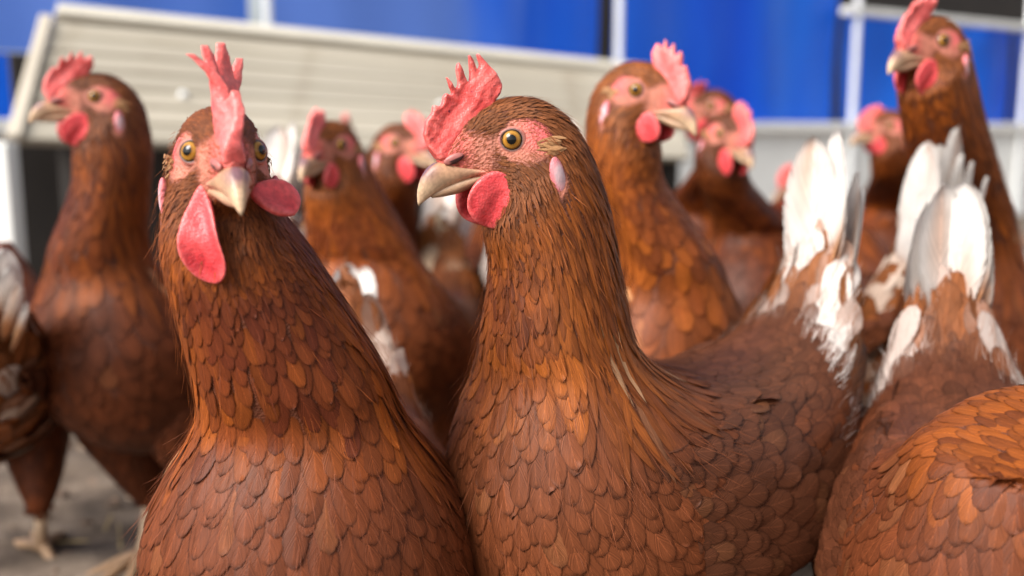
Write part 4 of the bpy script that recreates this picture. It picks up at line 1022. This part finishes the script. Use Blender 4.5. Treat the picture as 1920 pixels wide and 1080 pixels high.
def quad_board(name, p00, p10, p11, p01, thick, mat, parent):
    """board between four corners (left/right along the grain), with thickness"""
    a, b, c, d = (Vector(p) for p in (p00, p10, p11, p01))
    x = ((b-a)+(c-d)).normalized(); up = ((d-a)+(c-b)); nrm = x.cross(up).normalized(); up = nrm.cross(x)*-1 if nrm.cross(x).dot(up) < 0 else nrm.cross(x)
    o0 = (a+b+c+d)/4; R3 = Matrix((x, nrm, up)).transposed()
    bm = bmesh.new(); loc = [R3.inverted()@(p-o0) for p in (a, b, c, d)]
    f = [bm.verts.new(p-Vector((0, thick/2, 0))) for p in loc]; k = [bm.verts.new(p+Vector((0, thick/2, 0))) for p in loc]
    bm.faces.new(f); bm.faces.new(k[::-1])
    for i in range(4): bm.faces.new((f[i], k[i], k[(i+1) % 4], f[(i+1) % 4]))
    bmesh.ops.recalc_face_normals(bm, faces=bm.faces[:]); bmesh.ops.bevel(bm, geom=bm.edges[:], offset=0.003, segments=2, affect='EDGES', profile=0.5)
    me = bpy.data.meshes.new(name); bm.to_mesh(me); bm.free()
    o = new_obj(name, me, parent, mat); M = R3.to_4x4(); M.translation = o0-parent.location; o.matrix_basis = M; return o
TL, TR_, BL, BR = unproject(100, 42, 2.05), unproject(1260, 150, 3.15), unproject(40, 268, 1.80), unproject(1290, 300, 2.75)
nest = empty('nest_box', ((BL+BR)/2*1.0).to_2d().to_3d()); tag(nest, 'pale wooden nest box with a sloping lid of long boards', 'nest box')
NB = 7
for k in range(NB):
    u0, u1 = k/NB+0.004, (k+1)/NB-0.004
    quad_board('lid_board', BL.lerp(TL, u0), BR.lerp(TR_, u0), BR.lerp(TR_, u1), BL.lerp(TL, u1), 0.018, M_WOOD, nest)
up = (TL-BL).normalized()
quad_board('ridge_board', TL+up*0.002, TR_+up*0.002, TR_+up*0.034, TL+up*0.034, 0.05, paint_mat('pale_ridge', (0.72, 0.67, 0.56), 0.6, 0.1), nest)
# end trim on the left edge, frame legs and dark interior
ex = (BR-BL).normalized()
quad_board('end_trim', BL-ex*0.026, BL-ex*0.002, TL-ex*0.002, TL-ex*0.026, 0.04, paint_mat('pale_trim', (0.62, 0.55, 0.44), 0.6, 0.15), nest)
def nbox(name, c, size, mat, rz=0.0):
    o = new_obj(name, box_mesh(name, *size, 0.003), nest, mat); o.location = Vector(c)-nest.location; o.rotation_euler = (0, 0, rz); return o
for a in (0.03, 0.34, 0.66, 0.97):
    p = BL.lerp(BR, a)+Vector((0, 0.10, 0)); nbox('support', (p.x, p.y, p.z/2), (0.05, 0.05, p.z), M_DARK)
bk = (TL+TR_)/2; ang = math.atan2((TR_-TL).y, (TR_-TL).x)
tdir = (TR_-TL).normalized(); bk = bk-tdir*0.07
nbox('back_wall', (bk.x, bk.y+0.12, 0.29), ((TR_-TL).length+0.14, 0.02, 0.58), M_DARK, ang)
for (px_, py_, u_, v_) in ((283, 92, 0.20, 0.66), (255, 165, 0.16, 0.40), (640, 175, 0.52, 0.45)):
    p_ = BL.lerp(BR, u_).lerp(TL.lerp(TR_, u_), v_); nl = (BR-BL).cross(TL-BL).normalized()
    bo = new_obj('bolt', box_mesh('bolt', 0.014, 0.014, 0.012, 0.003), nest, M_POST); bo.location = p_+nl*0.012*(1 if nl.y < 0 else -1)-nest.location; bo.rotation_euler = nl.to_track_quat('Z', 'Y').to_euler()
# white gate post in front of the box at the far left
gp = unproject(4, 330, 1.75)
pst = new_obj('white_post', box_mesh('white_post', 0.045, 0.045, 0.41, 0.004), None, M_WHITE); pst.location = (gp.x, gp.y, 0.20)
tag(pst, 'short square white post at the left edge in front of the nest box', 'post')

# ------------------------------------------------------------------ the flock (eye: pixel and depth of the point between the eyes; head: yaw, pitch, roll)
HENS = [
 dict(id='B', seed=2, near=True, set='near0', pos=(0.074, 0.550), yaw=220, eye=(948, 262, 0.492), head=(200, 0, 0), comb='B', tail=84, tail_len=0.10, wattle_scale=(1.12, 1.12), tail_white=0.75, tail_spread=0.4, white=0.3, patch=((18.3, 0.55, 0.9, 0.35), (18.6, 1.5, 1.0, 0.35), (18.6, -1.2, 1.0, 0.35)), dark_bib=0.4,
      label='sharply focused brown hen at the centre, head in profile, large upright red comb', x1=1640),
 dict(id='A', seed=5, near=True, set='near1', pos=(-0.106, 0.520), yaw=274, puff=1.1, eye_fwd=50, eye_x=3, eye=(418, 288, 0.435), head=(293, 10, 0), upright=8, dz=-0.020, neck=0.95, nape=0.3, eye_scale=0.88, comb='A', wattle=('small', 'long'), wattle_roll=(66, -4), wattle_yaw=(-55, 58), tail=40, tail_len=0.085, white=0.9, dark_bib=0.7, eye_col='orange', tint=(1.02, 0.92, 0.85),
      label='brown hen facing the camera head-on with a splayed comb and lopsided wattles'),
 dict(id='C', seed=8, scale=0.93, hack=0.0, wisps=False, near=True, set='near0', pos=(0.243, 0.485), yaw=255, eye=(2350, 800, 0.42), head=(350, -20, 0), comb='G', tail=84, tail_len=0.10, tail_spread=0.7, tail_white=0.9, white=0.3, streak=0.4, patch=((19.4, 1.0, 1.6, 0.6), (19.4, -1.0, 1.6, 0.6)), tint=(0.92, 0.86, 0.84),
      label='brown hen in the lower right corner, head beyond the frame, tall white tail'),
 dict(id='D', seed=11, pos=(-0.330, 0.915), puff=1.08, neck=1.0, yaw=246, eye=(176, 183, 0.83), head=(212, 12, 0), comb='L', comb_roll=0, tint=(0.80, 0.74, 0.72),
      label='dark brown hen standing at the left in front of the pale board lid'),
 dict(id='E', seed=13, pos=(-0.126, 0.945), yaw=258, puff=1.18, neck=1.0, upright=10, eye=(612, 272, 0.86), head=(252, 2, 0), comb='G', comb_scale=(0.9, 1, 0.9), wattle=('small', 'small'), tint=(1.12, 1.02, 0.78),
      label='golden brown hen behind the shoulder of the hen staring into the camera'),
 dict(id='F', seed=17, pos=(-0.20, 1.17), yaw=318, eye=(757, 268, 1.06), head=(322, 4, 0), comb='G', tint=(0.74, 0.66, 0.62),
      label='blurred brown hen looking right just behind the beak of the central hen'),
 dict(id='G', seed=19, pos=(0.108, 0.835), yaw=285, eye=(1210, 170, 0.735), head=(318, -2, 0), comb='G', comb_scale=(0.95, 1, 1.05), wattle=('small', 'small'), tint=(1.28, 1.22, 1.05),
      label='light brown hen looking right, close behind the neck of the central hen'),
 dict(id='H', seed=23, pos=(0.265, 1.13), yaw=275, eye=(1372, 250, 1.03), upright=20, tail=45, head=(288, -6, 0), comb='G', comb_scale=(1.1, 1, 1.0), tint=(0.60, 0.53, 0.52),
      label='dark hen with a ragged fan comb and pink ring wattle, facing right in the gap'),
 dict(id='I', seed=29, pos=(0.27, 1.36), yaw=215, eye=(1325, 200, 1.22), upright=25, tail=35, head=(195, 0, 0), comb='F', tint=(0.8, 0.7, 0.65),
      label='blurred hen looking left between the light brown hen and the fan-combed hen'),
 dict(id='J', seed=31, pos=(0.52, 1.62), yaw=200, eye=(1497, 335, 1.5), head=(200, -5, 0), comb='S', tint=(0.8, 0.6, 0.55),
      label='far hen of which only a dark crown and comb show behind the central tail'),
 dict(id='K', seed=37, pos=(0.56, 1.42), yaw=205, eye=(1660, 236, 1.3), upright=24, tail=25, head=(190, 6, 0), comb='S', comb_scale=(1.1, 1, 1.1), wattle=('small', 'small'), tint=(0.85, 0.72, 0.6),
      label='small far hen with a thin neck looking left in front of the white wall'),
 dict(id='L', seed=41, pos=(0.475, 0.97), yaw=212, eye=(1738, 80, 0.80), upright=15, tail=35, head=(215, 6, 0), comb='L', tint=(1.18, 1.08, 0.92),
      label='tall brown hen stretching its neck at the upper right, comb touching the frame'),
 dict(id='N', seed=43, pos=(0.345, 1.00), yaw=90, comb='G', tail=80, tail_len=0.125, upright=3, tail_white=1.0, tail_spread=0.5, hyaw=20, tint=(1, 0.9, 0.8), hz=0.34, hx=0.14,
      label='hen seen from behind with a slim white tail between two broad white tails'),
 dict(id='P', seed=47, pos=(-0.515, 0.935), yaw=122, hz=0.28, hx=0.20, comb='G', tail=76, tail_len=0.075, upright=12, tail_white=0.0, white=0.1, tail_base=(214, 172, 134), patch=((21.5, 0.4, 0.8, 0.5),), tint=(1.0, 0.92, 0.85),
      label='hen cut off by the left edge, turned away, buff tail and white fluff'),
 dict(id='Q', seed=53, pos=(-0.27, 1.47), yaw=85, comb='G', tail=84, tail_len=0.09, upright=16, tail_white=0.35, tint=(1.1, 1.1, 1.0),
      label='hen facing away whose pale upright tail shows between two heads on the left'),
 dict(id='R', seed=59, pos=(-0.045, 1.33), yaw=100, comb='G', tail=60, upright=15, tint=(0.7, 0.6, 0.55), hz=0.37,
      label='dark blurred hen facing away under the beak of the central hen'),
 dict(id='S', seed=61, pos=(0.105, 1.20), yaw=97, comb='G', tail=50, upright=18, white=1.3, tint=(1.1, 1.05, 1.0), hz=0.35, hx=0.13,
      label='hen facing away with white flank fluff, low between two necks right of centre'),
]
for sp in HENS: build_hen(sp)
